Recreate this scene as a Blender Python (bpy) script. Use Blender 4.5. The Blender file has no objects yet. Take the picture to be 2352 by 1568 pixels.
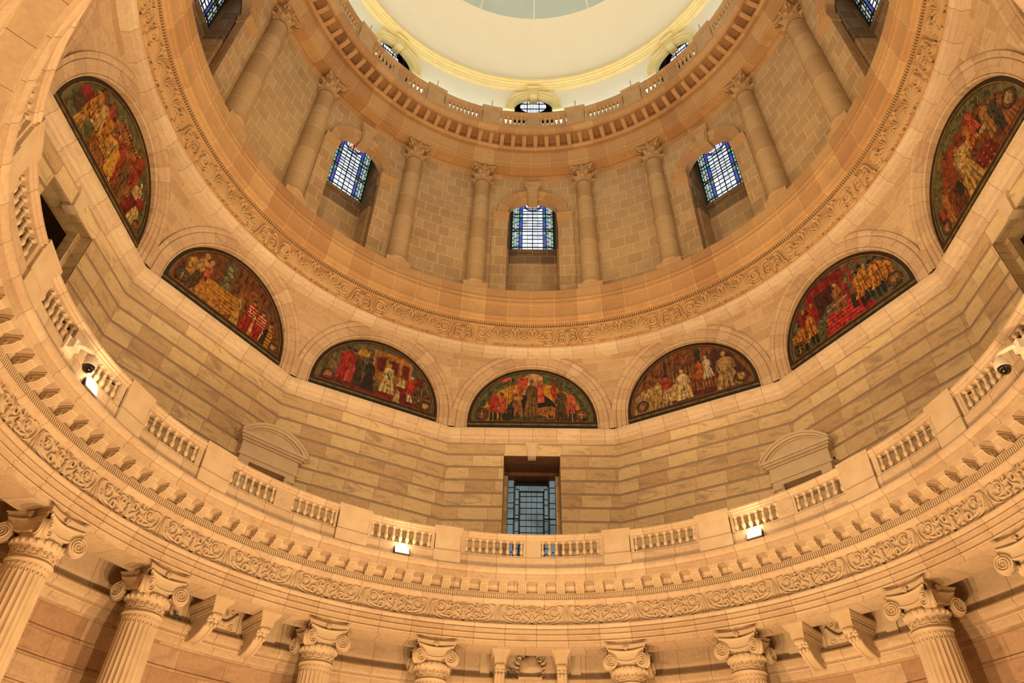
import bpy, math, random
from mathutils import Vector, Matrix
random.seed(7)
PI = math.pi
D2R = PI / 180.0
scene = bpy.context.scene
COL = scene.collection

# ------------------------------------------------------------------ camera
IMG_W = 2352
F_PX = 1640.763
cam_d = bpy.data.cameras.new('camera')
cam_d.sensor_fit = 'HORIZONTAL'
cam_d.sensor_width = 36.0
cam_d.lens = F_PX / IMG_W * 36.0
cam_d.shift_x = 1.896 / IMG_W
cam_d.shift_y = -77.475 / IMG_W
cam_d.clip_start = 0.05
cam_d.clip_end = 300
cam = bpy.data.objects.new('camera', cam_d)
COL.objects.link(cam)
CR = (0.9996569361131868, 0.013121508779906154, 0.022667952888049982)
CU = (-0.007856396774107838, -0.6753882114870239, 0.7374205318636625)
CF = (-0.024985738142464305, 0.7373456379417307, 0.6750534228024334)
cam.matrix_world = Matrix(((CR[0], CU[0], -CF[0], -0.13064458),
                           (CR[1], CU[1], -CF[1], -9.94892944),
                           (CR[2], CU[2], -CF[2], 1.6),
                           (0, 0, 0, 1)))
scene.camera = cam

# ------------------------------------------------------------------ world, exposure, big lights
scene.view_settings.view_transform = 'Standard'
scene.view_settings.look = 'None'
scene.view_settings.gamma = 1.0
scene.view_settings.use_curve_mapping = False
scene.view_settings.exposure = -0.08
w = bpy.data.worlds.new('world')
scene.world = w
w.use_nodes = True
w.node_tree.nodes['Background'].inputs[0].default_value = (1.0, 0.72, 0.45, 1)
w.node_tree.nodes['Background'].inputs[1].default_value = 0.03


def lamp(name, kind, loc, energy, color, size=0.4, target=None, spot=None, sx=None):
    d = bpy.data.lights.new(name, kind)
    d.energy = energy
    d.color = color
    if kind == 'AREA':
        d.shape = 'RECTANGLE' if sx else 'DISK'
        d.size = size
        if sx:
            d.size_y = sx
    else:
        d.shadow_soft_size = size
    if spot:
        d.spot_size = spot[0] * D2R
        d.spot_blend = spot[1]
    o = bpy.data.objects.new(name, d)
    COL.objects.link(o)
    o.location = loc
    if target is not None:
        o.rotation_euler = (Vector(target) - Vector(loc)).to_track_quat('-Z', 'Y').to_euler()
    return o


WARM = (1.0, 0.61, 0.28)
WARM2 = (1.0, 0.69, 0.36)
# warm uplighters standing round the floor of the hall
for k in range(12):
    a = 30 * k * D2R
    p = (3.2 * math.sin(a), 3.2 * math.cos(a), 0.5)
    t = (8.8 * math.sin(a), 8.8 * math.cos(a), 8.6)
    lamp('floor_uplight', 'SPOT', p, 1380, WARM, 0.12, t, (118, 0.5))
# pale lamps standing behind the upper balustrade, washing the dome
for k in range(16):
    a = (11.25 + 22.5 * k) * D2R
    p = (8.62 * math.sin(a), 8.62 * math.cos(a), 30.42)
    lamp('dome_uplight', 'POINT', p, 105, (0.80, 0.94, 1.0), 0.12)


# ------------------------------------------------------------------ materials
def lin(c):
    return tuple(((x / 12.92) if x <= 0.04045 else ((x + 0.055) / 1.055) ** 2.4) for x in c)


def srgb(r, g, b):
    return lin((r / 255.0, g / 255.0, b / 255.0)) + (1.0,)


def new_mat(name):
    m = bpy.data.materials.new(name)
    m.use_nodes = True
    nt = m.node_tree
    b = nt.nodes['Principled BSDF']
    return m, nt, b


def nd(nt, typ, **kw):
    n = nt.nodes.new(typ)
    for k, v in kw.items():
        setattr(n, k, v)
    return n


def mixc(nt, fac, a, b, mode='MIX'):
    n = nd(nt, 'ShaderNodeMix', data_type='RGBA', blend_type=mode)
    for i, v in ((0, fac), (6, a), (7, b)):
        if hasattr(v, 'links'):
            nt.links.new(v, n.inputs[i])
        else:
            n.inputs[i].default_value = v
    return n.outputs[2]


def ramp(nt, src, lo, hi, c0=0.0, c1=1.0):
    n = nd(nt, 'ShaderNodeMapRange')
    n.inputs[1].default_value = lo
    n.inputs[2].default_value = hi
    n.inputs[3].default_value = c0
    n.inputs[4].default_value = c1
    nt.links.new(src, n.inputs[0])
    return n.outputs[0]


def stone(name, cols, bw=0.9, bh=0.45, mortar=0.006, mcol=None, vein=0.5, bump=0.15, rough=0.5,
          coord='UV', grime=None, offset=0.5, vcol=(120, 98, 80), bias=0.0):
    """ashlar in courses; cols = two block colours"""
    m, nt, b = new_mat(name)
    tc = nd(nt, 'ShaderNodeTexCoord')
    src = tc.outputs[coord]
    br = nd(nt, 'ShaderNodeTexBrick')
    br.offset = offset
    br.inputs['Color1'].default_value = (0, 0, 0, 1)
    br.inputs['Color2'].default_value = (1, 1, 1, 1)
    br.inputs['Mortar'].default_value = (0.5, 0.5, 0.5, 1)
    br.inputs['Scale'].default_value = 1
    br.inputs['Mortar Size'].default_value = mortar
    br.inputs['Mortar Smooth'].default_value = 0.1
    br.inputs['Bias'].default_value = bias
    br.inputs['Brick Width'].default_value = bw
    br.inputs['Row Height'].default_value = bh
    nt.links.new(src, br.inputs['Vector'])
    c = mixc(nt, br.outputs['Color'], cols[0], cols[1])
    # veins that change direction from block to block
    add = nd(nt, 'ShaderNodeVectorMath', operation='MULTIPLY_ADD')
    nt.links.new(br.outputs['Color'], add.inputs[0])
    add.inputs[1].default_value = (37.0, 19.0, 11.0)
    obj = tc.outputs['Object']
    nt.links.new(obj, add.inputs[2])
    wv = nd(nt, 'ShaderNodeTexNoise')
    wv.inputs['Scale'].default_value = 1.1
    wv.inputs['Detail'].default_value = 6
    wv.inputs['Distortion'].default_value = 1.6
    mp = nd(nt, 'ShaderNodeMapping')
    mp.inputs['Scale'].default_value = (1.0, 1.0, 3.2)
    mp.inputs['Rotation'].default_value = (0.5, 0.35, 0.2)
    nt.links.new(add.outputs[0], mp.inputs[0])
    nt.links.new(mp.outputs[0], wv.inputs['Vector'])
    vf = ramp(nt, wv.outputs[0], 0.52, 0.72, 0.0, vein)
    c = mixc(nt, vf, c, srgb(*vcol))
    ns = nd(nt, 'ShaderNodeTexNoise')
    ns.inputs['Scale'].default_value = 14
    ns.inputs['Detail'].default_value = 4
    nt.links.new(obj, ns.inputs['Vector'])
    sf = ramp(nt, ns.outputs[0], 0.3, 0.75, 0.0, 0.22)
    c = mixc(nt, sf, c, mixc(nt, 1.0, c, srgb(150, 120, 95), 'MULTIPLY'))
    if grime:
        gn = nd(nt, 'ShaderNodeTexNoise')
        gn.inputs['Scale'].default_value = 0.55
        gn.inputs['Detail'].default_value = 5
        gn.inputs['Roughness'].default_value = 0.65
        nt.links.new(obj, gn.inputs['Vector'])
        gf = ramp(nt, gn.outputs[0], 0.52, 0.72, 0.0, grime)
        c = mixc(nt, gf, c, srgb(120, 88, 62))
    if mcol:
        c = mixc(nt, br.outputs['Fac'], c, mcol)
    nt.links.new(c, b.inputs['Base Color'])
    b.inputs['Roughness'].default_value = rough
    b.inputs['Specular IOR Level'].default_value = 0.3
    if bump:
        bp = nd(nt, 'ShaderNodeBump')
        bp.inputs['Strength'].default_value = bump
        bp.inputs['Distance'].default_value = 0.02
        inv = nd(nt, 'ShaderNodeMath', operation='SUBTRACT')
        inv.inputs[0].default_value = 1.0
        nt.links.new(br.outputs['Fac'], inv.inputs[1])
        nt.links.new(inv.outputs[0], bp.inputs['Height'])
        nt.links.new(bp.outputs[0], b.inputs['Normal'])
    return m


def plain(name, col, rough=0.5, var=0.2, scale=6.0, metal=0.0, spec=0.3, col2=None):
    m, nt, b = new_mat(name)
    tc = nd(nt, 'ShaderNodeTexCoord')
    ns = nd(nt, 'ShaderNodeTexNoise')
    ns.inputs['Scale'].default_value = scale
    ns.inputs['Detail'].default_value = 5
    nt.links.new(tc.outputs['Object'], ns.inputs['Vector'])
    f = ramp(nt, ns.outputs[0], 0.35, 0.7, 0.0, var)
    c2 = col2 if col2 else tuple(x * 0.55 for x in col[:3]) + (1,)
    c = mixc(nt, f, col, c2)
    nt.links.new(c, b.inputs['Base Color'])
    b.inputs['Roughness'].default_value = rough
    b.inputs['Metallic'].default_value = metal
    b.inputs['Specular IOR Level'].default_value = spec
    return m


def glow(name, col, strength, var=0.0, scale=3.0, dark=(0.2, 0.2, 0.22, 1)):
    m, nt, b = new_mat(name)
    b.inputs['Base Color'].default_value = (0.02, 0.02, 0.02, 1)
    b.inputs['Roughness'].default_value = 0.3
    b.inputs['Emission Strength'].default_value = strength
    if var:
        tc = nd(nt, 'ShaderNodeTexCoord')
        ns = nd(nt, 'ShaderNodeTexNoise')
        ns.inputs['Scale'].default_value = scale
        ns.inputs['Detail'].default_value = 6
        nt.links.new(tc.outputs['Object'], ns.inputs['Vector'])
        f = ramp(nt, ns.outputs[0], 0.45, 0.75, 0.0, var)
        c = mixc(nt, f, col, dark)
        nt.links.new(c, b.inputs['Emission Color'])
    else:
        b.inputs['Emission Color'].default_value = col
    return m


M = {}
M['marble'] = stone('marble_ashlar', (srgb(204, 184, 146), srgb(170, 142, 110)), 0.92, 0.45, 0.004, srgb(106, 84, 65), vein=0.6, bump=0.1, vcol=(128, 108, 94), bias=-0.25)
M['marble_ring'] = stone('marble_moulding', (srgb(199, 181, 157), srgb(180, 157, 132)), 0.78, 60.0, 0.005, srgb(114, 84, 58), vein=0.35, bump=0.08, offset=0.0, vcol=(150, 122, 100), bias=-0.2)
M['marble_low'] = stone('marble_lower_wall', (srgb(194, 172, 148), srgb(167, 137, 113)), 1.1, 0.46, 0.004, srgb(114, 88, 67), vein=0.4, bump=0.1)
M['marble_plain'] = plain('carved_marble', srgb(197, 180, 155), 0.55, 0.35, 3.0, col2=srgb(164, 139, 113))
M['marble_dark'] = plain('grey_joint_marble', srgb(155, 134, 113), 0.6, 0.3, 4.0)
M['spandrel'] = stone('marble_spandrel', (srgb(188, 165, 134), srgb(165, 139, 111)), 0.95, 0.34, 0.004, srgb(199, 178, 146), vein=0.5, bump=0.08, vcol=(150, 120, 96))
M['vouss'] = stone('marble_voussoir', (srgb(192, 169, 141), srgb(172, 146, 120)), 0.36, 60.0, 0.004, srgb(132, 102, 76), vein=0.45, bump=0.05, offset=0.0)
M['sand'] = stone('sandstone_ashlar', (srgb(184, 160, 122), srgb(168, 140, 104)), 0.62, 0.545, 0.010, srgb(206, 184, 150), vein=0.22, bump=0.35, rough=0.75, grime=0.35, vcol=(150, 116, 84))
M['sand_ring'] = stone('sandstone_moulding', (srgb(185, 153, 110), srgb(162, 124, 86)), 0.85, 60.0, 0.006, srgb(200, 171, 131), vein=0.25, bump=0.1, rough=0.7, offset=0.0, grime=0.35, vcol=(150, 110, 74))
M['sand_plain'] = plain('carved_sandstone', srgb(180, 151, 112), 0.7, 0.4, 2.5, col2=srgb(144, 112, 79))
M['sand_col'] = stone('sandstone_drum', (srgb(185, 160, 121), srgb(167, 139, 101)), 60.0, 1.35, 0.012, srgb(200, 176, 140), vein=0.45, bump=0.1, rough=0.7, offset=0.0, vcol=(156, 124, 88))
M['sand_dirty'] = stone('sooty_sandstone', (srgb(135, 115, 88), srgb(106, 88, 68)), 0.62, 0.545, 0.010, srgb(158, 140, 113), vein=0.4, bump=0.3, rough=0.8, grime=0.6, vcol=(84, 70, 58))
M['sand_stain_shade'] = stone('stained_shaded_cornice', (srgb(160, 122, 84), srgb(128, 94, 64)), 0.85, 60.0, 0.006, srgb(170, 136, 98), vein=0.3, bump=0.1, rough=0.75, offset=0.0, grime=0.4, vcol=(104, 74, 48))  # stained stone, its colour darkened further for shade under the cornice
M['plaster'] = plain('cream_plaster', srgb(226, 222, 204), 0.8, 0.12, 1.2, col2=srgb(206, 200, 176))
M['plaster_trim'] = plain('yellow_cream_stone', srgb(214, 198, 142), 0.7, 0.3, 3.0, col2=srgb(186, 166, 110))
M['dome_grey'] = plain('grey_blue_paint', srgb(176, 192, 190), 0.8, 0.15, 1.0)
M['floor'] = plain('floor_marble', srgb(176, 158, 132), 0.4, 0.3, 1.0)
M['dark'] = plain('dark_metal', srgb(28, 24, 22), 0.5, 0.2, 8)
M['iron'] = plain('black_iron', srgb(22, 20, 20), 0.6, 0.2, 8)
M['whiteplastic'] = plain('white_plastic', srgb(226, 218, 204), 0.4, 0.1, 8)
M['smoke'] = plain('smoked_plastic', srgb(18, 16, 15), 0.12, 0.0, 8, spec=0.8)
M['lampbody'] = plain('aluminium', srgb(150, 146, 140), 0.4, 0.1, 8, metal=0.7)
M['lens'] = glow('floodlight_lens', (1.0, 0.86, 0.62, 1), 26.0)
M['g_white'] = glow('clear_glass', srgb(232, 238, 246), 1.25, 0.75, 2.6, srgb(128, 138, 150))
M['g_pink'] = glow('pale_pink_glass', srgb(214, 200, 206), 0.9, 0.5, 2.0)
M['g_blue'] = glow('blue_glass', srgb(40, 84, 190), 1.0, 0.4, 5.0, srgb(24, 40, 120))
M['g_green'] = glow('pale_green_glass', srgb(150, 214, 190), 0.9, 0.3, 6.0, srgb(90, 150, 130))
M['g_red'] = glow('red_glass', srgb(214, 40, 66), 1.0)
M['g_lime'] = glow('leaf_green_glass', srgb(96, 206, 90), 1.0)
M['g_yellow'] = glow('yellow_glass', srgb(246, 232, 170), 1.0)
M['g_frost'] = glow('frosted_glass', srgb(118, 136, 138), 0.85, 0.8, 1.6, srgb(54, 66, 74))
M['g_dim'] = glow('dim_glass', srgb(86, 86, 80), 0.6)
M['wood'] = plain('brown_frame', srgb(104, 72, 44), 0.6, 0.3, 6)
M['black_void'] = plain('painted_dark', srgb(14, 12, 12), 0.9, 0.0, 4)  # flat black colour puts in the darkness of unlit space
M['curtain'] = plain('grey_net_curtain', srgb(70, 66, 78), 0.9, 0.3, 3)
M['bird'] = plain('pigeon_feathers', srgb(62, 60, 66), 0.7, 0.4, 20)
_paints = {}


def paint(r, g, b):
    k = (r, g, b)
    if k not in _paints:
        _paints[k] = plain('oil_paint', srgb(int(r * 0.86), int(g * 0.84), int(b * 0.84)), 0.55, 0.85, 7.0, col2=srgb(int(r * 0.42), int(g * 0.40), int(b * 0.36)))
    return _paints[k]


# ------------------------------------------------------------------ mesh builder
class MB:
    def __init__(self):
        self.v, self.f, self.uv, self.mi, self.mats = [], [], [], [], []
        self.T = None

    def mat(self, m):
        if m not in self.mats:
            self.mats.append(m)
        return self.mats.index(m)

    def add(self, verts, faces, m, uvs=None):
        n = len(self.v)
        if self.T is not None:
            verts = [self.T(*p) for p in verts]
        self.v.extend(verts)
        k = self.mat(m)
        for i, f in enumerate(faces):
            self.f.append(tuple(n + j for j in f))
            self.mi.append(k)
            self.uv.append(uvs[i] if uvs else [(0.0, 0.0)] * len(f))

    def quad(self, a, b, c, d, m):
        self.add([a, b, c, d], [(0, 1, 2, 3)], m)

    def grid(self, P, m, UV=None, close_u=False, flip=False):
        """P[i][j] -> quads"""
        ni, nj = len(P), len(P[0])
        vs = [p for row in P for p in row]
        fs, uvs = [], []
        for i in range(ni if close_u else ni - 1):
            i2 = (i + 1) % ni
            for j in range(nj - 1):
                q = (i * nj + j, i2 * nj + j, i2 * nj + j + 1, i * nj + j + 1)
                uq = [UV[i][j], UV[i2][j] if i2 else UV[i][j], UV[i2][j + 1] if i2 else UV[i][j + 1], UV[i][j + 1]] if UV else None
                if flip:
                    q = q[::-1]
                    uq = uq[::-1] if uq else None
                fs.append(q)
                uvs.append(uq if uq else [(0, 0)] * 4)
        self.add(vs, fs, m, uvs)

    def box(self, x0, x1, y0, y1, z0, z1, m, uvs=True):
        vs = [(x0, y0, z0), (x1, y0, z0), (x1, y1, z0), (x0, y1, z0), (x0, y0, z1), (x1, y0, z1), (x1, y1, z1), (x0, y1, z1)]
        fs = [(3, 2, 1, 0), (4, 5, 6, 7), (0, 1, 5, 4), (1, 2, 6, 5), (2, 3, 7, 6), (3, 0, 4, 7)]
        uv = []
        for f in fs:
            p = [vs[i] for i in f]
            if f in (fs[0], fs[1]):
                uv.append([(q[0], q[1]) for q in p])
            elif f in (fs[2], fs[4]):
                uv.append([(q[0], q[2]) for q in p])
            else:
                uv.append([(q[1], q[2]) for q in p])
        self.add(vs, fs, m, uv)

    def bbox(self, x0, x1, y0, y1, z0, z1, m, r=0.01):
        """box with chamfered edges"""
        def ring(dx, z):
            return [(x0 + dx, y0 + r - (r - dx) if False else y0 + dx, z), (x1 - dx, y0 + dx, z), (x1 - dx, y1 - dx, z), (x0 + dx, y1 - dx, z)]
        R = [ring(r, z0), ring(0, z0 + r), ring(0, z1 - r), ring(r, z1)]
        vs = [p for q in R for p in q]
        fs = [(3, 2, 1, 0), (12, 13, 14, 15)]
        for k in range(3):
            for i in range(4):
                j = (i + 1) % 4
                fs.append((k * 4 + i, k * 4 + j, k * 4 + 4 + j, k * 4 + 4 + i))
        self.add(vs, fs, m)

    def lathe(self, prof, seg, m, cx=0, cy=0, a0=0, a1=2 * PI, cap=False, rad=None):
        closed = abs(a1 - a0 - 2 * PI) < 1e-6
        n = seg if closed else seg + 1
        P, UV = [], []
        L = [0]
        for i in range(1, len(prof)):
            L.append(L[-1] + math.hypot(prof[i][0] - prof[i - 1][0], prof[i][1] - prof[i - 1][1]))
        rr = max(p[0] for p in prof)
        for i in range(n):
            a = a0 + (a1 - a0) * i / seg
            row = []
            for j, (r, z) in enumerate(prof):
                q = r * (rad(a, z) if rad else 1.0)
                row.append((cx + q * math.cos(a), cy + q * math.sin(a), z))
            P.append(row)
            UV.append([(a * rr, prof[j][1]) for j in range(len(prof))])
        self.grid(P, m, UV, close_u=closed)
        if cap:
            for j in (0, len(prof) - 1):
                self.add([P[i][j] for i in range(n)], [tuple(range(n)) if j else tuple(range(n - 1, -1, -1))], m)

    def ring(self, prof, m, a0=-180, a1=180, step=1.0, uoff=0.0):
        """sweep (R,z) profile about the hall's axis; azimuth 0 = +Y, to the right"""
        n = max(2, int(round((a1 - a0) / step)))
        L = [0.0]
        for i in range(1, len(prof)):
            L.append(L[-1] + math.hypot(prof[i][0] - prof[i - 1][0], prof[i][1] - prof[i - 1][1]))
        rr = sum(p[0] for p in prof) / len(prof)
        P, UV = [], []
        for i in range(n + 1):
            a = (a0 + (a1 - a0) * i / n) * D2R
            P.append([(R * math.sin(a), R * math.cos(a), z) for R, z in prof])
            UV.append([(a * rr + uoff + 100, z) for (R, z) in prof])
        self.grid(P, m, UV)

    def sweep(self, pts, widths, hts, fn, m, sec=((-1, -0.05), (-0.86, 0.6), (-0.42, 0.96), (0, 1.0), (0.42, 0.96), (0.86, 0.6), (1, -0.05))):
        """raised ridge along a 2-D polyline, fn(u,v,h)->xyz"""
        n = len(pts)
        P = []
        for i in range(n):
            p0 = pts[max(0, i - 1)]
            p1 = pts[min(n - 1, i + 1)]
            dx, dy = p1[0] - p0[0], p1[1] - p0[1]
            l = math.hypot(dx, dy) or 1
            nx, ny = -dy / l, dx / l
            w, h = widths[i], hts[i]
            P.append([fn(pts[i][0] + nx * s * w, pts[i][1] + ny * s * w, t * h) for s, t in sec])
        self.grid(P, m)

    def tube(self, pts, r, seg, m, cap=True):
        n = len(pts)
        P = []
        up = Vector((0, 0, 1))
        for i in range(n):
            d = Vector(pts[min(n - 1, i + 1)]) - Vector(pts[max(0, i - 1)])
            d.normalize()
            s = d.cross(up)
            if s.length < 1e-4:
                s = d.cross(Vector((1, 0, 0)))
            s.normalize()
            t = s.cross(d)
            rr = r[i] if hasattr(r, '__len__') else r
            P.append([tuple(Vector(pts[i]) + (s * math.cos(2 * PI * k / seg) + t * math.sin(2 * PI * k / seg)) * rr) for k in range(seg + 1)])
        self.grid(P, m)
        if cap:
            self.add(P[0][:-1], [tuple(range(seg))], m)
            self.add(P[-1][:-1], [tuple(range(seg - 1, -1, -1))], m)

    def poly(self, pts, m):
        self.add(pts, [tuple(range(len(pts)))], m)

    def ellipsoid(self, c, r, m, nu=12, nv=8):
        P = []
        for i in range(nu + 1):
            a = 2 * PI * i / nu
            P.append([(c[0] + r[0] * math.cos(a) * math.sin(PI * j / nv), c[1] + r[1] * math.sin(a) * math.sin(PI * j / nv), c[2] + r[2] * math.cos(PI * j / nv)) for j in range(nv + 1)])
        self.grid(P, m)

    def extrude(self, poly, fn, d0, d1, m):
        """closed 2-D polygon, fn(u,v,d) -> xyz"""
        n = len(poly)
        a = [fn(u, v, d0) for u, v in poly]
        b = [fn(u, v, d1) for u, v in poly]
        self.add(a, [tuple(range(n))], m)
        self.add(b, [tuple(range(n - 1, -1, -1))], m)
        vs = a + b
        self.add(vs, [(i, n + i, n + (i + 1) % n, (i + 1) % n) for i in range(n)], m)

    def mesh(self, name, smooth=35):
        me = bpy.data.meshes.new(name)
        me.from_pydata(self.v, [], self.f)
        for mt in self.mats:
            me.materials.append(mt)
        me.polygons.foreach_set('material_index', self.mi)
        ul = me.uv_layers.new(name='UVMap')
        flat = []
        for u in self.uv:
            for p in u:
                flat.extend((p[0], p[1]))
        ul.data.foreach_set('uv', flat)
        me.validate()
        if smooth:
            me.shade_smooth()
            me.set_sharp_from_angle(angle=smooth * D2R)
        return me

    def build(self, name, parent=None, loc=None, az=None, smooth=35):
        o = bpy.data.objects.new(name, self.mesh(name, smooth))
        COL.objects.link(o)
        if parent is not None:
            o.parent = parent
        if loc is not None:
            o.location = loc
        if az is not None:
            o.rotation_euler = (0, 0, -az * D2R)
        return o


def empty(name, loc=(0, 0, 0), az=0.0):
    o = bpy.data.objects.new(name, None)
    o.empty_display_size = 0.2
    COL.objects.link(o)
    o.location = loc
    o.rotation_euler = (0, 0, -az * D2R)
    return o


def tag(o, label, cat, group=None):
    o['label'] = label
    o['category'] = cat
    if group:
        o['group'] = group
    return o


def struct(o):
    o['kind'] = 'structure'
    return o


def child(name, me, parent, loc=(0, 0, 0), az=0.0):
    o = bpy.data.objects.new(name, me)
    COL.objects.link(o)
    o.parent = parent
    o.location = loc
    o.rotation_euler = (0, 0, -az * D2R)
    return o


def copy_tree(o, parent=None):
    c = o.copy()
    COL.objects.link(c)
    c.parent = parent
    for ch in list(o.children):
        copy_tree(ch, c)
    return c


def P3(R, az, z):
    return (R * math.sin(az * D2R), R * math.cos(az * D2R), z)


def spiral(cx, cy, r0, r1, a0, turns, n=22):
    return [(cx + (r0 + (r1 - r0) * i / n) * math.cos(a0 + turns * 2 * PI * i / n), cy + (r0 + (r1 - r0) * i / n) * math.sin(a0 + turns * 2 * PI * i / n)) for i in range(n + 1)]


def bez(p0, p1, p2, p3, n=12):
    out = []
    for i in range(n + 1):
        t = i / n
        s = 1 - t
        out.append((s ** 3 * p0[0] + 3 * s * s * t * p1[0] + 3 * s * t * t * p2[0] + t ** 3 * p3[0],
                    s ** 3 * p0[1] + 3 * s * s * t * p1[1] + 3 * s * t * t * p2[1] + t ** 3 * p3[1]))
    return out


def stroke(mb, pts, w, h, fn, m, taper=(0.35, 1.0, 0.35)):
    n = len(pts)
    ws, hs = [], []
    for i in range(n):
        t = i / (n - 1)
        k = taper[0] + (taper[1] - taper[0]) * min(1, t * 2) if t < 0.5 else taper[1] + (taper[2] - taper[1]) * (t * 2 - 1)
        ws.append(w * k)
        hs.append(h * (0.5 + 0.5 * k))
    mb.sweep(pts, ws, hs, fn, m)


def flower(mb, cx, cy, r, h, fn, m, n=6):
    for k in range(n):
        a = 2 * PI * k / n
        stroke(mb, [(cx + r * t * math.cos(a), cy + r * t * math.sin(a)) for t in (0.12, 0.45, 0.75, 1.0)], r * 0.42, h, fn, m, (0.5, 1.0, 0.5))
    stroke(mb, [(cx - r * 0.25, cy), (cx, cy), (cx + r * 0.25, cy)], r * 0.25, h * 1.3, fn, m, (0.5, 1.2, 0.5))


def palmette(mb, cx, y0, w, hh, h, fn, m, n=9, spread=1.25):
    for k in range(n):
        t = (k / (n - 1) - 0.5) * 2
        a = PI / 2 - t * spread
        L = hh * (1 - 0.28 * abs(t) ** 1.6)
        pts = []
        for i in range(7):
            s = i / 6
            aa = a - t * 0.35 * s * s
            pts.append((cx + w * s * L / hh * math.cos(aa), y0 + L * s * math.sin(aa)))
        stroke(mb, pts, hh * 0.075, h, fn, m, (0.4, 1.0, 0.75))


# =====================================================================  HALL
# ---------------------------------------------------------------- floor and lower wall
f = MB()
f.ring([(0.01, 0.0), (11.4, 0.0)], M['floor'], step=6)
struct(f.build('floor'))

RW = 10.0          # wall behind the lower columns
LW_A = 150
wl = MB()
prof = []
z = 0.0
while z < 6.0:
    z1 = min(z + 0.47, 6.45)
    prof += [(RW, z), (RW, z1 - 0.07), (RW + 0.035, z1 - 0.055), (RW + 0.035, z1)]
    z = z1
prof += [(RW, 6.46), (RW, 6.5)]
wl.ring(prof, M['marble_low'], -LW_A, LW_A, 1.5)
wl.ring([(RW, 6.92), (RW, 7.62), (RW - 0.1, 7.66), (RW - 0.16, 7.72), (RW - 0.16, 7.8)], M['marble_ring'], -LW_A, LW_A, 1.5)
wl.ring([(11.3, 0), (11.3, 9.1)], M['marble_low'], LW_A, 360 - LW_A, 4)
struct(wl.build('wall_lower'))

# carved band round the lower wall
bd = MB()
bd.ring([(RW, 6.5), (RW - 0.03, 6.5), (RW - 0.05, 6.56), (RW - 0.05, 6.6), (RW - 0.1, 6.62), (RW - 0.1, 6.64)], M['marble_ring'], -LW_A, LW_A, 1.5)
bd.ring([(RW - 0.1, 6.64), (RW - 0.13, 6.7), (RW - 0.17, 6.76), (RW - 0.17, 6.78), (RW - 0.23, 6.8), (RW - 0.23, 6.88), (RW - 0.2, 6.92), (RW, 6.93)], M['marble_ring'], -LW_A, LW_A, 1.5)
band = struct(bd.build('trim_1'))
lf = MB()
fnb = lambda u, v, h: ((RW - 0.12 - h) * math.sin(u / RW), (RW - 0.12 - h) * math.cos(u / RW), 6.71 + v)
for k in range(-340, 341):
    u = k * 0.042
    stroke(lf, [(u, -0.045), (u, 0.0), (u, 0.045)], 0.02, 0.035, fnb, M['marble_plain'], (0.9, 1.0, 0.4))
lf.build('leaf_moulding', band)

# ---------------------------------------------------------------- lower entablature
en = MB()
en.ring([(10.2, 9.12), (8.22, 9.12), (8.18, 9.10), (8.175, 9.06), (8.19, 9.02), (8.22, 8.98), (8.245, 8.955), (8.235, 8.95), (8.235, 8.925), (8.285, 8.92), (8.285, 8.805)], M['marble_ring'], step=1.0)
en.ring([(8.285, 8.805), (8.29, 8.80), (8.60, 8.80), (8.605, 8.785), (8.62, 8.76), (8.64, 8.74), (8.645, 8.72), (8.645, 8.625), (8.60, 8.62), (8.59, 8.60), (8.59, 8.575), (8.625, 8.57), (8.625, 8.45), (8.575, 8.445), (8.575, 8.43), (8.585, 8.40), (8.61, 8.365), (8.645, 8.345), (8.65, 8.335), (8.67, 8.33), (8.67, 7.83)], M['marble_ring'], step=1.0, uoff=0.3)
en.ring([(8.67, 7.83), (8.575, 7.825), (8.575, 7.80), (8.585, 7.79), (8.60, 7.765), (8.625, 7.735), (8.63, 7.715), (8.60, 7.71), (8.60, 7.695), (8.645, 7.69), (8.645, 7.60), (8.62, 7.595), (8.615, 7.58), (8.625, 7.565), (8.685, 7.56), (8.685, 7.47), (8.66, 7.465), (8.655, 7.45), (8.665, 7.435), (8.725, 7.43), (8.725, 7.335)], M['marble_ring'], step=1.0, uoff=0.5)
en.ring([(8.72, 7.335), (8.76, 7.33), (9.34, 7.33), (9.38, 7.335), (9.38, 7.46), (9.42, 7.48), (9.42, 7.58), (9.48, 7.62), (9.52, 7.64), (9.52, 7.80), (RW + 0.4, 7.80)], M['marble_ring'], step=1.0)
# dentils
for k in range(-330, 331):
    a = k * 0.3375
    if abs(a) > 112 and k % 1:
        continue
    ca, sa = math.cos(a * D2R), math.sin(a * D2R)

    def T(x, y, z, ca=ca, sa=sa):
        return (x * ca + y * sa, -x * sa + y * ca, z)
    en.T = T
    en.box(-0.016, 0.016, 8.575, 8.63, 8.455, 8.565, M['marble_plain'])
en.T = None
entab = struct(en.build('trim_2'))

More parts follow.
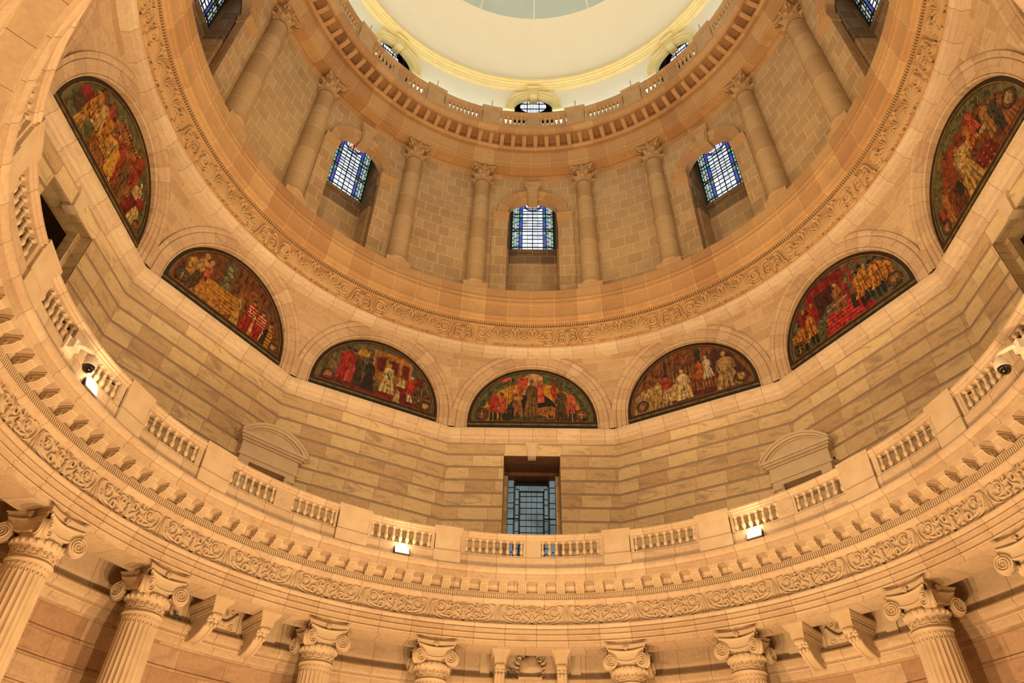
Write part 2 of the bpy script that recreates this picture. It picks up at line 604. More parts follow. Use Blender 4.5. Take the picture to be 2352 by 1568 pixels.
# modillions of the lower cornice
md = MB()
hw = 0.105
side = [(0.0, 0.0), (0.0, -0.03), (0.045, -0.055), (0.07, -0.10), (0.12, -0.135), (0.18, -0.145), (0.22, -0.165), (0.255, -0.175), (0.29, -0.165), (0.30, -0.13), (0.31, 0.0)]
md.extrude([(r, z) for r, z in side], lambda u, v, d: (d, 8.325 + u, 8.76 + v), -hw, hw, M['marble_plain'])
for s in (-1, 1):
    fnv = lambda u, v, h, s=s: (s * (hw + h), 8.325 + u, 8.76 + v)
    stroke(md, spiral(0.215, -0.09, 0.062, 0.008, -1.2, 1.6 , 18), 0.011, 0.012, fnv, M['marble_plain'], (1, 1, 1))
    stroke(md, bez((0.03, -0.03), (0.09, -0.02), (0.14, -0.02), (0.2, -0.03), 6), 0.012, 0.012, fnv, M['marble_plain'], (1, 1, 1))
for x in (-0.055, 0.0, 0.055):
    fnq = lambda u, v, h, x=x: (x + u, 8.325 + v[0] if False else 0, 0)
    pts = []
    P = []
    for (r, z) in side[2:9]:
        P.append([(x - 0.022, 8.325 + r - 0.002, 8.76 + z + 0.003), (x, 8.325 + r - 0.016, 8.76 + z - 0.012), (x + 0.022, 8.325 + r - 0.002, 8.76 + z + 0.003)])
    md.grid(P, M['marble_plain'])
# cap moulding of the modillion
for (o, z0, z1) in ((0.03, 8.775, 8.80), (0.012, 8.755, 8.775)):
    md.box(-hw - o, hw + o, 8.325 - o, 8.64, z0, z1, M['marble_plain'])
md_me = md.mesh('modillion')
for k in range(-36, 36):
    child('modillion', md_me, entab, az=1.667 + k * 3.3333)

# carved scroll frieze of the lower entablature
RF = 8.67
PW = 11.5 * D2R * RF
PHZ = 8.08
fp = MB()
_st = stroke


def stroke(mb, pts, w, h, fn, m, taper=(0.35, 1.0, 0.35)):
    _st(mb, pts, w * 1.4, h, fn, m, taper)


fnf = lambda u, v, h: ((RF - h) * math.sin(u / RF), (RF - h) * math.cos(u / RF), PHZ + v)
mm = M['marble_plain']
H = 0.048
for s in (-1, 1):
    g = lambda pts, s=s: [(s * x, y) for x, y in pts]
    stroke(fp, g(bez((0.05, -0.19), (0.25, -0.26), (0.62, -0.26), (0.76, -0.06))), 0.017, H, fnf, mm, (0.6, 1, 1))
    stroke(fp, g(bez((0.76, -0.06), (0.84, 0.07), (0.84, 0.22), (0.66, 0.225))), 0.017, H, fnf, mm, (1, 1, 0.4))
    stroke(fp, g(spiral(0.57, 0.075, 0.145, 0.105, -0.3, -0.85, 20)), 0.017, H, fnf, mm, (0.5, 1, 0.6))
    flower(fp, s * 0.57, 0.085, 0.066, H, fnf, mm)
    stroke(fp, g(bez((0.40, -0.13), (0.50, -0.16), (0.64, -0.09), (0.72, 0.03))), 0.02, H, fnf, mm, (0.3, 1.1, 0.3))
    stroke(fp, g(bez((0.62, -0.14), (0.67, -0.09), (0.70, -0.02), (0.66, 0.03))), 0.026, H * 0.9, fnf, mm, (0.3, 1.1, 0.2))
    stroke(fp, g(spiral(0.36, -0.10, 0.105, 0.012, 2.6, -1.15, 22)), 0.018, H, fnf, mm, (0.7, 1, 0.9))
    stroke(fp, g(spiral(0.165, 0.085, 0.105, 0.012, 0.4, 1.2, 22)), 0.018, H, fnf, mm, (0.5, 1, 0.9))
    stroke(fp, g(bez((0.06, -0.12), (0.14, -0.02), (0.26, -0.02), (0.27, 0.12))), 0.019, H, fnf, mm, (0.5, 1, 0.4))
    stroke(fp, g(spiral(0.33, 0.165, 0.06, 0.012, 3.4, 0.9, 14)), 0.017, H, fnf, mm, (0.5, 1, 0.9))
    stroke(fp, g(bez((0.36, 0.12), (0.41, 0.08), (0.44, 0.14), (0.43, 0.22))), 0.02, H * 0.8, fnf, mm, (0.3, 1.2, 0.3))
    for (bx, by) in ((0.305, 0.02), (0.33, -0.005), (0.285, -0.02), (0.315, 0.045)):
        stroke(fp, g([(bx - 0.012, by), (bx, by), (bx + 0.012, by)]), 0.012, H, fnf, mm, (0.6, 1, 0.6))
    stroke(fp, g(bez((0.16, -0.19), (0.2, -0.12), (0.26, -0.16), (0.24, -0.22))), 0.03, H * 1.1, fnf, mm, (0.4, 1, 0.4))
    stroke(fp, g(bez((0.03, -0.22), (0.08, -0.2), (0.14, -0.24), (0.2, -0.215))), 0.028, H * 1.2, fnf, mm, (0.5, 1, 0.4))
    stroke(fp, g(bez((0.02, -0.02), (0.03, -0.1), (0.06, -0.17), (0.13, -0.215))), 0.02, H * 1.1, fnf, mm, (0.7, 1, 0.4))
    # border leaves at the panel's end
    stroke(fp, g(bez((0.85, -0.245), (0.80, -0.15), (0.845, -0.05), (0.858, 0.1))), 0.011, H * 0.7, fnf, mm, (0.6, 1, 0.6))
    stroke(fp, g(bez((0.855, 0.1), (0.82, 0.15), (0.80, 0.2), (0.78, 0.235))), 0.015, H * 0.8, fnf, mm, (0.5, 1, 0.4))
    stroke(fp, g(bez((0.60, -0.235), (0.68, -0.235), (0.74, -0.2), (0.79, -0.225))), 0.022, H * 0.8, fnf, mm, (0.3, 1, 0.3))
palmette(fp, 0.0, 0.10, 0.14, 0.135, H * 1.1, fnf, mm, 7, 1.2)
stroke(fp, [(0, 0.11), (0, 0.03), (0, -0.08), (0, -0.2)], 0.026, H * 1.2, fnf, mm, (0.7, 0.8, 1.3))
stroke(fp, [(-0.035, 0.06), (0, 0.06), (0.035, 0.06)], 0.012, H * 1.5, fnf, mm, (1, 1, 1))
stroke = _st
fp_me = fp.mesh('scroll_panel')
for k in range(-9, 10):
    child('scroll_panel', fp_me, entab, az=k * 11.5)

# ---------------------------------------------------------------- lower columns
def lower_column():
    root = empty('ionic_column')
    sh = MB()
    NF = 24

    def rad(a, z):
        t = (a * NF / (2 * PI)) % 1.0
        d = abs(math.sin(PI * t))
        top = 6.40
        k = max(0.0, min(1.0, (top - z) / 0.10)) if z > top - 0.1 else 1.0
        dep = 0.075 * k
        return 1.0 - dep * (max(0.0, d - 0.2) / 0.8) ** 0.6
    prof = [(0.40, 0.62), (0.41, 1.6), (0.40, 3.0), (0.385, 4.4), (0.365, 5.6), (0.355, 6.2), (0.354, 6.3), (0.353, 6.33), (0.353, 6.36), (0.352, 6.38), (0.352, 6.41), (0.352, 6.46)]
    sh.lathe(prof, NF * 8, M['marble_plain'], rad=rad)
    for k in range(NF):
        a = 2 * PI * (k + 0.5) / NF
        for (zz, rr, hh) in ((6.40, 0.02, 0.028), (6.30, 0.014, 0.03)):
            sh.ellipsoid((0.348 * math.cos(a), 0.348 * math.sin(a), zz), (rr, rr, hh), M['marble_plain'], 6, 5)
    sh.build('shaft', root, smooth=50)
    bs = MB()
    bs.box(-0.58, 0.58, -0.58, 0.58, 0, 0.22, M['marble_plain'])
    bs.lathe([(0.5, 0.22), (0.56, 0.26), (0.57, 0.31), (0.55, 0.37), (0.47, 0.40), (0.45, 0.45), (0.48, 0.49), (0.50, 0.53), (0.48, 0.57), (0.42, 0.60), (0.40, 0.63)], 48, M['marble_plain'])
    bs.build('base', root)
    ca = MB()
    # astragal, necking, egg moulding
    ca.lathe([(0.352, 6.455), (0.385, 6.465), (0.398, 6.49), (0.385, 6.515), (0.358, 6.525), (0.355, 6.53), (0.355, 6.62), (0.362, 6.72), (0.375, 6.735), (0.385, 6.74), (0.40, 6.76), (0.415, 6.80), (0.41, 6.84), (0.36, 6.86), (0.36, 7.1)], 64, M['marble_plain'])
    cap = ca.build('capital', root, smooth=45)
    nk = MB()
    rn = 0.358
    fnn = lambda u, v, h: ((rn + h) * math.sin(u / rn), -(rn + h) * math.cos(u / rn), 6.545 + v)
    for k in range(12):
        u0 = 2 * PI * rn * k / 12
        palmette(nk, u0, 0.05, 0.06, 0.11, 0.02, fnn, M['marble_plain'], 7, 1.2)
        stroke(nk, spiral(u0 + 0.094, 0.085, 0.035, 0.006, 0, 1.4, 12), 0.009, 0.018, fnn, M['marble_plain'], (1, 1, 1))
        stroke(nk, bez((u0, 0.04), (u0 + 0.04, 0.0), (u0 + 0.14, 0.0), (u0 + 0.187, 0.04), 8), 0.009, 0.016, fnn, M['marble_plain'], (1, 1, 1))
    for k in range(20):
        a = 2 * PI * (k + 0.5) / 20
        nk.ellipsoid((0.405 * math.cos(a), 0.405 * math.sin(a), 6.795), (0.042, 0.042, 0.05), M['marble_plain'], 10, 7)
    nk.build('neck_carving', cap)
    # four faces: channel between the volutes, two volutes each
    for q in range(4):
        vq = MB()
        ang = q * PI / 2

        def TT(x, y, z, ang=ang):
            return (x * math.cos(ang) - y * math.sin(ang), x * math.sin(ang) + y * math.cos(ang), z)
        vq.T = TT
        # sagging band (canalis)
        P = []
        for i in range(25):
            t = -1 + 2 * i / 24
            x = 0.43 * t
            y = -0.37 - 0.085 * t * t
            zt = 7.23 - 0.03 * math.cos(t * PI / 2)
            zb = 6.99 - 0.07 * math.cos(t * PI / 2) + 0.12 * t ** 4
            sec = []
            for (v, h) in ((0, 0), (0.04, 0.03), (0.12, 0.034), (0.18, 0.012), (0.5, -0.004), (0.82, 0.012), (0.88, 0.034), (0.96, 0.03), (1, -0.04)):
                sec.append((x, y - h, zt + (zb - zt) * v))
            P.append(sec)
        vq.grid(P, M['marble_plain'])
        # volutes
        for s in (-1, 1):
            tilt = -s * 0.36
            cx, cy, cz = s * 0.385, -0.455, 6.94

            def F(u, v, h, tilt=tilt, cx=cx, cy=cy, cz=cz):
                x = u * math.cos(tilt) + h * math.sin(tilt)
                y = u * math.sin(tilt) - h * math.cos(tilt)
                return (cx + x, cy + y, cz + v)
            disc = [(0.160 * math.cos(a * PI / 16), 0.160 * math.sin(a * PI / 16)) for a in range(32)]
            vq.extrude(disc, lambda u, v, d: F(u, v, d), -0.05, 0.035, M['marble_plain'])
            a0 = PI / 2
            pts = spiral(0, 0, 0.147, 0.022, a0, -s * 2.6, 52)
            n = len(pts)
            vq.sweep(pts, [0.017 - 0.008 * i / n for i in range(n)], [0.032] * n, lambda u, v, h: F(u, v, 0.035 + h), M['marble_plain'])
            vq.ellipsoid(F(0, 0, 0.045), (0.024, 0.024, 0.024), M['marble_plain'], 8, 6)
        # flower in the middle of the face
        fl = lambda u, v, h: (u, -0.405 - h, 7.255 + v)
        flower(vq, 0, 0.0, 0.062, 0.05, fl, M['marble_plain'], 7)
        vq.T = None
        vq.build('volute_face', cap, smooth=40)
    ab = MB()
    for (z0, z1, rr) in ((7.225, 7.25, 0.0), (7.25, 7.30, 0.02), (7.30, 7.33, 0.045)):
        poly = []
        for q in range(4):
            a0 = q * PI / 2
            for i in range(13):
                t = -1 + 2 * i / 12
                x = (0.455 + rr) * t
                y = -(0.35 + rr + 0.105 * abs(t) ** 2.2)
                poly.append((x * math.cos(a0) - y * math.sin(a0), x * math.sin(a0) + y * math.cos(a0)))
        ab.extrude(poly, lambda u, v, d: (u, v, d), z0, z1, M['marble_plain'])
    ab.build('abacus', cap, smooth=30)
    return root


RC = 9.05
lc = lower_column()
low_cols = [(-76.4, 'fluted marble column at the far left edge, its scrolled capital nearest the left frame'),
            (-59.4, 'fluted marble column left of the two left scroll brackets, standing in front of the left lower wall'),
            (-33.1, 'fluted marble column right of the two left scroll brackets'),
            (-15.5, 'fluted marble column just left of the carved shield at the bottom centre'),
            (15.2, 'fluted marble column just right of the carved shield at the bottom centre'),
            (32.8, 'fluted marble column left of the two right scroll brackets'),
            (59.0, 'fluted marble column right of the two right scroll brackets, its shaft tall in the lower right corner'),
            (76.0, 'marble column at the far right edge with one scroll of its capital showing')]
for i, (a, lab) in enumerate(low_cols):
    o = lc if i == 0 else copy_tree(lc)
    o.location = P3(RC, a, 0)
    o.rotation_euler = (0, 0, -a * D2R)
    tag(o, lab, 'column', 'ionic columns carrying the lower ring')

# ---------------------------------------------------------------- scroll brackets and carved panels of the lower wall
def bracket():
    root = empty('scroll_bracket')
    # local: y=0 at the wall face (outward +y), front at -y
    b = MB()
    b.box(-0.23, 0.23, -1.16, 0, 7.27, 7.328, mm)
    b.box(-0.21, 0.21, -1.13, 0, 7.235, 7.27, mm)
    b.box(-0.18, 0.18, -1.08, 0, 7.19, 7.235, mm)
    b.box(-0.15, 0.15, -1.03, 0, 7.05, 7.19, mm)
    b.build('bracket_cap', root)
    s = MB()
    side = [(0, 7.05), (-1.0, 7.05), (-1.0, 7.02), (-0.86, 6.93), (-0.80, 6.84), (-0.66, 6.72), (-0.45, 6.62), (-0.22, 6.575), (-0.08, 6.60), (0, 6.66)]
    s.extrude(side, lambda u, v, d: (d, u, v), -0.125, 0.125, mm)
    for x in (-0.085, 0.085):
        P = []
        for (r, z) in side[3:9]:
            P.append([(x - 0.04, r, z + 0.004), (x - 0.025, r - 0.018, z - 0.016), (x + 0.025, r - 0.018, z - 0.016), (x + 0.04, r, z + 0.004)])
        s.grid(P, mm)
    for sg in (-1, 1):
        fs = lambda u, v, h, sg=sg: (sg * (0.125 + h), u, v)
        stroke(s, spiral(-0.13, 6.70, 0.09, 0.012, 2.6, -1.5 , 22), 0.015, 0.015, fs, mm, (1, 1, 1))
        for k in range(9):
            x0 = -0.92 + k * 0.1
            stroke(s, bez((x0, 7.075), (x0 + 0.02, 7.15), (x0 + 0.07, 7.15), (x0 + 0.08, 7.09), 6), 0.014, 0.012, lambda u, v, h, sg=sg: (sg * (0.15 + h), u, v), mm, (0.6, 1, 0.6))
    s.build('scroll', root)
    l = MB()
    for x, k in ((-0.07, 0.8), (0, 1.0), (0.07, 0.8)):
        l.ellipsoid((x, -0.98, 7.0 - 0.03 * k), (0.06, 0.07, 0.08 * k), mm, 8, 6)
    l.ellipsoid((0, -0.97, 6.91), (0.045, 0.05, 0.07), mm, 8, 6)
    for x in (-0.085, 0, 0.085):
        l.ellipsoid((x, -0.83, 6.83), (0.045, 0.05, 0.06), mm, 8, 6)
    l.build('leaf_drop', root)
    return root


bk = bracket()
for i, (a, lab) in enumerate(((-4.9, 'scroll bracket left of the carved shield at the bottom centre'), (4.7, 'scroll bracket right of the carved shield at the bottom centre'),
                              (-49.3, 'left scroll bracket of the pair flanking the garland panel on the left'), (-41.8, 'right scroll bracket of the pair flanking the garland panel on the left'),
                              (41.0, 'left scroll bracket of the pair flanking the garland panel on the right'), (48.2, 'right scroll bracket of the pair flanking the garland panel on the right'))):
    o = bk if i == 0 else copy_tree(bk)
    o.location = P3(RW, a, 0)
    o.rotation_euler = (0, 0, -a * D2R)
    tag(o, lab, 'bracket', 'scroll brackets under the lower ring')

# garland panels
def garland():
    root = empty('garland_panel')
    p = MB()
    p.box(-0.50, 0.50, -0.05, 0.02, 6.93, 7.70, mm)
    p.build('backing', root)
    fr = MB()
    for (x0, x1, z0, z1) in ((-0.42, 0.42, 7.55, 7.60), (-0.42, 0.42, 6.98, 7.03), (-0.42, -0.37, 7.03, 7.55), (0.37, 0.42, 7.03, 7.55)):
        fr.box(x0, x1, -0.085, -0.05, z0, z1, mm)
    fr.build('panel_frame', root)
    g = MB()
    fg = lambda u, v, h: (u, -0.05 - h, 7.29 + v)
    for s in (-1, 1):
        for k in range(12):
            t = k / 11
            x, y = s * 0.28 * (1 - t), 0.10 - 0.22 * math.sin(t * PI / 2)
            g.ellipsoid((x, -0.09, 7.29 + y), (0.045 + 0.02 * t, 0.05, 0.045 + 0.015 * t), mm, 7, 5)
        stroke(g, spiral(s * 0.22, -0.17, 0.08, 0.01, 1.0, s * 1.3, 18), 0.017, 0.03, fg, mm)
        stroke(g, spiral(s * 0.17, 0.17, 0.07, 0.01, 3.0, s * 1.3, 18), 0.017, 0.03, fg, mm)
        stroke(g, bez((s * 0.28, 0.12), (s * 0.34, 0.05), (s * 0.3, -0.02), (s * 0.33, -0.1)), 0.018, 0.025, fg, mm)
        stroke(g, bez((0, -0.1), (s * 0.08, -0.16), (s * 0.14, -0.13), (s * 0.12, -0.22)), 0.018, 0.03, fg, mm)
    palmette(g, 0, 0.05, 0.12, 0.16, 0.03, fg, mm, 7, 1.2)
    g.build('garland', root)
    return root


gp = garland()
for i, (a, lab) in enumerate(((-45.6, 'square carved garland panel between the two left scroll brackets'), (44.6, 'square carved garland panel between the two right scroll brackets'))):
    o = gp if i == 0 else copy_tree(gp)
    o.location = P3(RW, a, 0)
    o.rotation_euler = (0, 0, -a * D2R)
    tag(o, lab, 'carving', 'garland panels of the lower wall')

# shield cartouche
ct = empty('shield_cartouche', P3(RW, -0.15, 0), -0.15)
tag(ct, 'carved marble shield with curling leaves between the two centre scroll brackets', 'carving')
s = MB()
outline = []
for i in range(48):
    a = 2 * PI * i / 48
    r = 0.30 + 0.02 * math.cos(3 * a + PI / 2) + 0.025 * math.cos(5 * a)
    outline.append((r * math.cos(a) * 1.02, 7.20 + r * math.sin(a) * 0.98))
rings = []
for k, (sc, dp) in enumerate(((1.0, -0.02), (0.97, -0.08), (0.86, -0.12), (0.5, -0.17), (0.02, -0.185))):
    rings.append([(u * sc, dp, 7.20 + (v - 7.20) * sc) for u, v in outline] + [(outline[0][0] * sc, dp, 7.20 + (outline[0][1] - 7.20) * sc)])
s.grid([list(r) for r in zip(*rings)], mm)
s.build('shield', ct, smooth=60)
lv = MB()
fg = lambda u, v, h: (u, -0.02 - h, 7.20 + v)
for sg in (-1, 1):
    for k in range(8):
        a = -1.25 + k * 0.33
        r0, r1 = 0.29, 0.43 + 0.035 * math.sin(k * 1.7)
        p0 = (sg * r0 * math.cos(a), r0 * math.sin(a))
        p3 = (sg * r1 * math.cos(a + 0.22), r1 * math.sin(a + 0.22))
        stroke(lv, bez(p0, (sg * (r0 + 0.06) * math.cos(a - 0.1), (r0 + 0.06) * math.sin(a - 0.1)), (sg * (r1 - 0.03) * math.cos(a), (r1 - 0.03) * math.sin(a)), p3, 8), 0.035, 0.07, fg, mm, (0.6, 1, 0.25))
    stroke(lv, spiral(sg * 0.26, 0.22, 0.09, 0.012, 0.6, sg * 1.4, 20), 0.02, 0.1, fg, mm)
    stroke(lv, spiral(sg * 0.09, -0.27, 0.08, 0.012, 1.4, -sg * 1.4, 20), 0.02, 0.13, fg, mm)
lv.build('leaves', ct, smooth=60)
pl = MB()
pl.box(-0.3, 0.3, -0.3, 0, 6.86, 6.93, mm)
pl.build('ledge', ct)

# wall pilaster strips beside the panels
ps = MB()
for a in (-6.9, 6.6, -52.2, -38.6, 38.0, 51.3):
    ca, sa = math.cos(a * D2R), math.sin(a * D2R)
    ps.T = lambda x, y, z, ca=ca, sa=sa: (x * ca + y * sa, -x * sa + y * ca, z)
    ps.box(-0.13, 0.13, RW - 0.06, RW + 0.02, 6.93, 7.62, mm)
    ps.box(-0.16, 0.16, RW - 0.10, RW + 0.02, 7.55, 7.62, mm)
ps.T = None
struct(ps.build('trim_3'))

# =====================================================================  GALLERY
gl = MB()
gl.ring([(8.3, 9.10), (10.9, 9.10)], M['floor'], step=2)
struct(gl.build('floor_gallery'))

# balustrade: bays between pedestals
RB = 8.35


def baluster_mesh(h, r, mt, seg=14):
    b = MB()
    pr = [(0.62, 0.0), (0.62, 0.06), (0.5, 0.08), (0.42, 0.11), (0.5, 0.14), (0.78, 0.22), (0.92, 0.32), (0.84, 0.42), (0.6, 0.52), (0.52, 0.54), (0.62, 0.56), (0.52, 0.58), (0.55, 0.66), (0.62, 0.74), (0.52, 0.82), (0.42, 0.88), (0.6, 0.90), (0.68, 0.93)]
    b.lathe([(r * x, h * z) for x, z in pr], seg, mt)
    q = r * 0.74
    b.box(-q, q, -q, q, h * 0.93, h, mt)
    b.box(-q, q, -q, q, -0.005, h * 0.05, mt)
    return b.mesh('baluster', 50)


bal_lo = baluster_mesh(0.42, 0.062, M['marble_plain'])
Z0 = 9.12


def low_bay(a0, a1, blocks, groups, label):
    """blocks = solid dies [(az0,az1)], groups = [(az0,az1,n)]"""
    am = (a0 + a1) / 2
    root = empty('balustrade', P3(RB, am, Z0), am)
    tag(root, label, 'balustrade', 'marble balustrade bays round the gallery')
    Cc = P3(RB, am, 0)
    ca, sa = math.cos(am * D2R), math.sin(am * D2R)

    def L(x, y, z):      # world -> local of root
        dx, dy = x - Cc[0], y - Cc[1]
        return (dx * ca - dy * sa, dx * sa + dy * ca, z - Z0)
    pb = MB()
    pb.T = L
    pb.ring([(8.50, 9.12), (8.27, 9.12), (8.27, 9.40), (8.29, 9.42), (8.29, 9.45), (8.50, 9.45)], M['marble_ring'], a0, a1, 1.0)
    pb.build('plinth', root)
    rl = MB()
    rl.T = L
    rl.ring([(8.46, 9.87), (8.28, 9.87), (8.28, 9.90), (8.25, 9.92), (8.25, 9.955), (8.215, 9.98), (8.215, 10.02), (8.24, 10.04), (8.50, 10.05), (8.50, 9.87)], M['marble_ring'], a0, a1, 1.0)
    rl.build('handrail', root)
    for (b0, b1) in blocks:
        bb = MB()
        bb.T = L
        bb.ring([(8.29, 9.45), (8.29, 9.87)], M['marble_ring'], b0, b1, 0.5)
        for b in (b0, b1):
            p = [P3(8.29, b, 9.45), P3(8.46, b, 9.45), P3(8.46, b, 9.87), P3(8.29, b, 9.87)]
            bb.poly(p if b == b0 else p[::-1], M['marble_plain'])
        bb.ring([(8.46, 9.87), (8.46, 9.45)], M['marble_ring'], b0, b1, 0.5)
        bb.build('solid_die', root)
    for (g0, g1, n) in groups:
        for i in range(n):
            a = g0 + (g1 - g0) * i / (n - 1)
            p = L(*P3(8.37, a, 9.45))
            c = child('baluster', bal_lo, root, p, a - am)
    return root


low_bay(-13.2, 13.2, [(-13.2, -12.2), (-1.6, 1.6), (12.2, 13.2)], [(-12.0, -1.9, 9), (1.9, 12.0, 9)], 'marble balustrade bay before the leaded window, solid block at its middle')
for s, sd in ((-1, 'left'), (1, 'right')):
    def sg(a, b):
        return (min(s * a, s * b), max(s * a, s * b))
    low_bay(*sg(17.9, 30.2), [sg(17.9, 18.5), sg(29.6, 30.2)], [sg(18.8, 29.3) + (9,)], 'short marble balustrade bay, first to the %s of the leaded window' % sd)
    low_bay(*sg(36.1, 56.7), [sg(36.1, 36.5), sg(44.6, 47.8), sg(56.3, 56.7)], [sg(36.8, 44.3) + (7,), sg(48.1, 56.0) + (7,)], 'long marble balustrade bay in front of the %s arched door surround' % sd)
    low_bay(*sg(62.3, 74.3), [sg(62.3, 63.2), sg(73.6, 74.3)], [sg(63.5, 73.3) + (8,)], 'short marble balustrade bay beyond the %s arched door surround' % sd)
    low_bay(*sg(79.2, 101.0), [sg(79.2, 80.2), sg(88.4, 91.6), sg(100.0, 101.0)], [sg(80.6, 88.0) + (7,), sg(92.0, 99.6) + (7,)], 'marble balustrade bay at the far %s, in front of the open doorway' % sd)


def pedestal_mesh(wd, R0, Rb, mt, h0, hb, hc, h1, cap):
    p = MB()
    p.box(-wd - 0.02, wd + 0.02, R0 - 0.03, Rb, 0, h0, mt)
    p.box(-wd, wd, R0, Rb, h0, hb, mt)
    p.box(-wd - 0.02, wd + 0.02, R0 - 0.02, Rb, hb, hb + (hc - hb) * 0.35, mt)
    p.box(-wd - cap * 0.6, wd + cap * 0.6, R0 - cap * 0.6, Rb + 0.02, hb + (hc - hb) * 0.35, hc, mt)
    p.box(-wd - cap, wd + cap, R0 - cap, Rb + 0.03, hc, h1, mt)
    return p


def pedestals(items, R, z0, mbf, group, cat='pedestal'):
    first = None
    for (a, wd, lab) in items:
        p = mbf(wd)
        o = p.build('pedestal', None, P3(R, a, z0), a)
        tag(o, lab, cat, group)


low_bay(-118.6, -105.6, [(-118.6, -117.8), (-106.4, -105.6)], [(-117.4, -106.8, 8)], 'short marble balustrade bay at the upper left edge, past the far left doorway')
low_bay(-146.0, -122.8, [(-146.0, -145.2), (-136.0, -132.8), (-123.6, -122.8)], [(-144.8, -136.4, 7), (-132.4, -124.0, 7)], 'marble balustrade bay highest on the left edge')
lp = [(-103.3, 0.33, 'marble pedestal block of the gallery balustrade at the left edge beside the dark doorway'),
      (-120.7, 0.33, 'marble pedestal block of the gallery balustrade highest on the left edge')]
for s, sd in ((-1, 'left'), (1, 'right')):
    lp += [(s * 15.5, 0.33, 'marble pedestal block of the gallery balustrade, first to the %s of the leaded window bay' % sd),
           (s * 33.1, 0.40, 'marble pedestal block of the gallery balustrade, second to the %s of the leaded window bay' % sd),
           (s * 59.5, 0.38, 'marble pedestal block of the gallery balustrade, third to the %s of the leaded window bay' % sd),
           (s * 76.7, 0.33, 'marble pedestal block of the gallery balustrade, fourth to the %s of the leaded window bay' % sd)]
pedestals(lp, 0.0, Z0, lambda wd: pedestal_mesh(wd, 8.235, 8.55, M['marble_plain'], 0.30, 0.76, 0.86, 0.95, 0.05), 'marble pedestals of the gallery balustrade')

# ---------------------------------------------------------------- twelve-sided wall
DW = 10.10
HWD = DW * math.tan(15 * D2R)
side_names = {0: 'wall_centre', -30: 'wall_centre_left', 30: 'wall_centre_right', -60: 'wall_mid_left', 60: 'wall_mid_right', -90: 'wall_left', 90: 'wall_right',
              120: 'wall_far_right', -120: 'wall_far_left', 150: 'wall_rear_right', -150: 'wall_rear_left', 180: 'wall_rear'}
COURSES = [9.1, 9.58, 10.03, 10.47, 10.91, 11.355, 11.80, 12.25, 12.70, 13.155, 13.60, 14.02]
GR = 0.075   # height of the sunk joint below each course top
DOOR_HW = 0.90


def wall_mesh(door):
    wm = MB()
    for i in range(len(COURSES) - 1):
        z0, z1 = COURSES[i], COURSES[i + 1]
        pr = [(0.0, z0), (0.0, z1 - GR), (0.014, z1 - GR + 0.03), (0.014, z1)]
        spans = [(-HWD - 0.01, HWD + 0.01)]
        if door and z1 <= 13.65:
            spans = [(-HWD - 0.01, -DOOR_HW), (DOOR_HW, HWD + 0.01)]
        for (u0, u1) in spans:
            for (j, mt) in ((0, M['marble']), (1, M['marble_dark']), (2, M['marble_dark'])):
                (d0, a), (d1, b) = pr[j], pr[j + 1]
                wm.add([(u0, DW + d0, a), (u1, DW + d0, a), (u1, DW + d1, b), (u0, DW + d1, b)], [(0, 1, 2, 3)], mt, [[(u0 + 5 + i * 0.37, z0 - 9.1 - i * 0.445 + i * 0.45), (u1 + 5 + i * 0.37, z0 - 9.1 - i * 0.445 + i * 0.45), (u1 + 5 + i * 0.37, i * 0.45 + 0.44), (u0 + 5 + i * 0.37, i * 0.45 + 0.44)]])
            wm.add([(u0, DW + 0.014, z1), (u1, DW + 0.014, z1), (u1, DW, z1), (u0, DW, z1)], [(3, 2, 1, 0)], M['marble_dark'])
    # ground between arch and wall above the string course
    return wm


wall_d = wall_mesh(True)
wall_p = wall_mesh(False)
wd_me, wp_me = wall_d.mesh('wall', 0), wall_p.mesh('wall', 0)
for az, nm in side_names.items():
    me = wd_me if az in (0, 90, -90) else wp_me
    o = bpy.data.objects.new(nm, me)
    COL.objects.link(o)
    o.rotation_euler = (0, 0, -az * D2R)
    struct(o)

# string course under the painted arches (mitred round the twelve sides, corners cut)
st = MB()
prof = [(0.02, 13.98), (-0.02, 13.98), (-0.05, 14.0), (-0.05, 14.13), (-0.08, 14.16), (-0.10, 14.20), (-0.10, 14.23), (-0.15, 14.26), (-0.18, 14.32), (-0.20, 14.39), (-0.20, 14.46), (-0.17, 14.48), (0.02, 14.50)]
for k in range(12):
    az = k * 30
    ca, sa = math.cos(az * D2R), math.sin(az * D2R)
    st.T = lambda x, y, z, ca=ca, sa=sa: (x * ca + y * sa, -x * sa + y * ca, z)
    P, UV = [], []
    for t in (-1, 1):
        row, ur = [], []
        for (d, z) in prof:
            hwid = (DW + d) * math.tan(15 * D2R)
            row.append((t * hwid, DW + d, z))
            ur.append((t * hwid + 7 + k, z))
        P.append(row)
        UV.append(ur)
    st.grid(P, M['marble_ring'], UV)
st.T = None
struct(st.build('trim_4'))

# ---------------------------------------------------------------- painted arches (archivolts)
DM = 10.0
ZC = 14.80
R_IN, R_OUT = 2.15, 2.66


def arch_strip(mb, prof, r_to, zc, base, mt, n=48, lean=0.0, base_y=0.0):
    """prof [(radius, y)] swept over a half circle with vertical legs down to base"""
    P, UV = [], []
    angs = [(-1, 0)] + [(None, PI - PI * i / n) for i in range(n + 1)] + [(1, 0)]
    Ls = 0
    for (k, a) in angs:
        row, ur = [], []
        for (r, y) in prof:
            if k is None:
                x, z = r * math.cos(a), zc + r * math.sin(a)
                if lean and y < base_y:
                    y = y - lean * math.sin(a)
                l = (PI - a) * prof[0][0] + (zc - base)
            else:
                x, z = k * r, base
                l = 0 if k < 0 else PI * prof[0][0] + 2 * (zc - base)
            row.append((x, y, z))
            ur.append((l + 3, r))
        P.append(row)
        UV.append(ur)
    mb.grid(P, mt, UV)


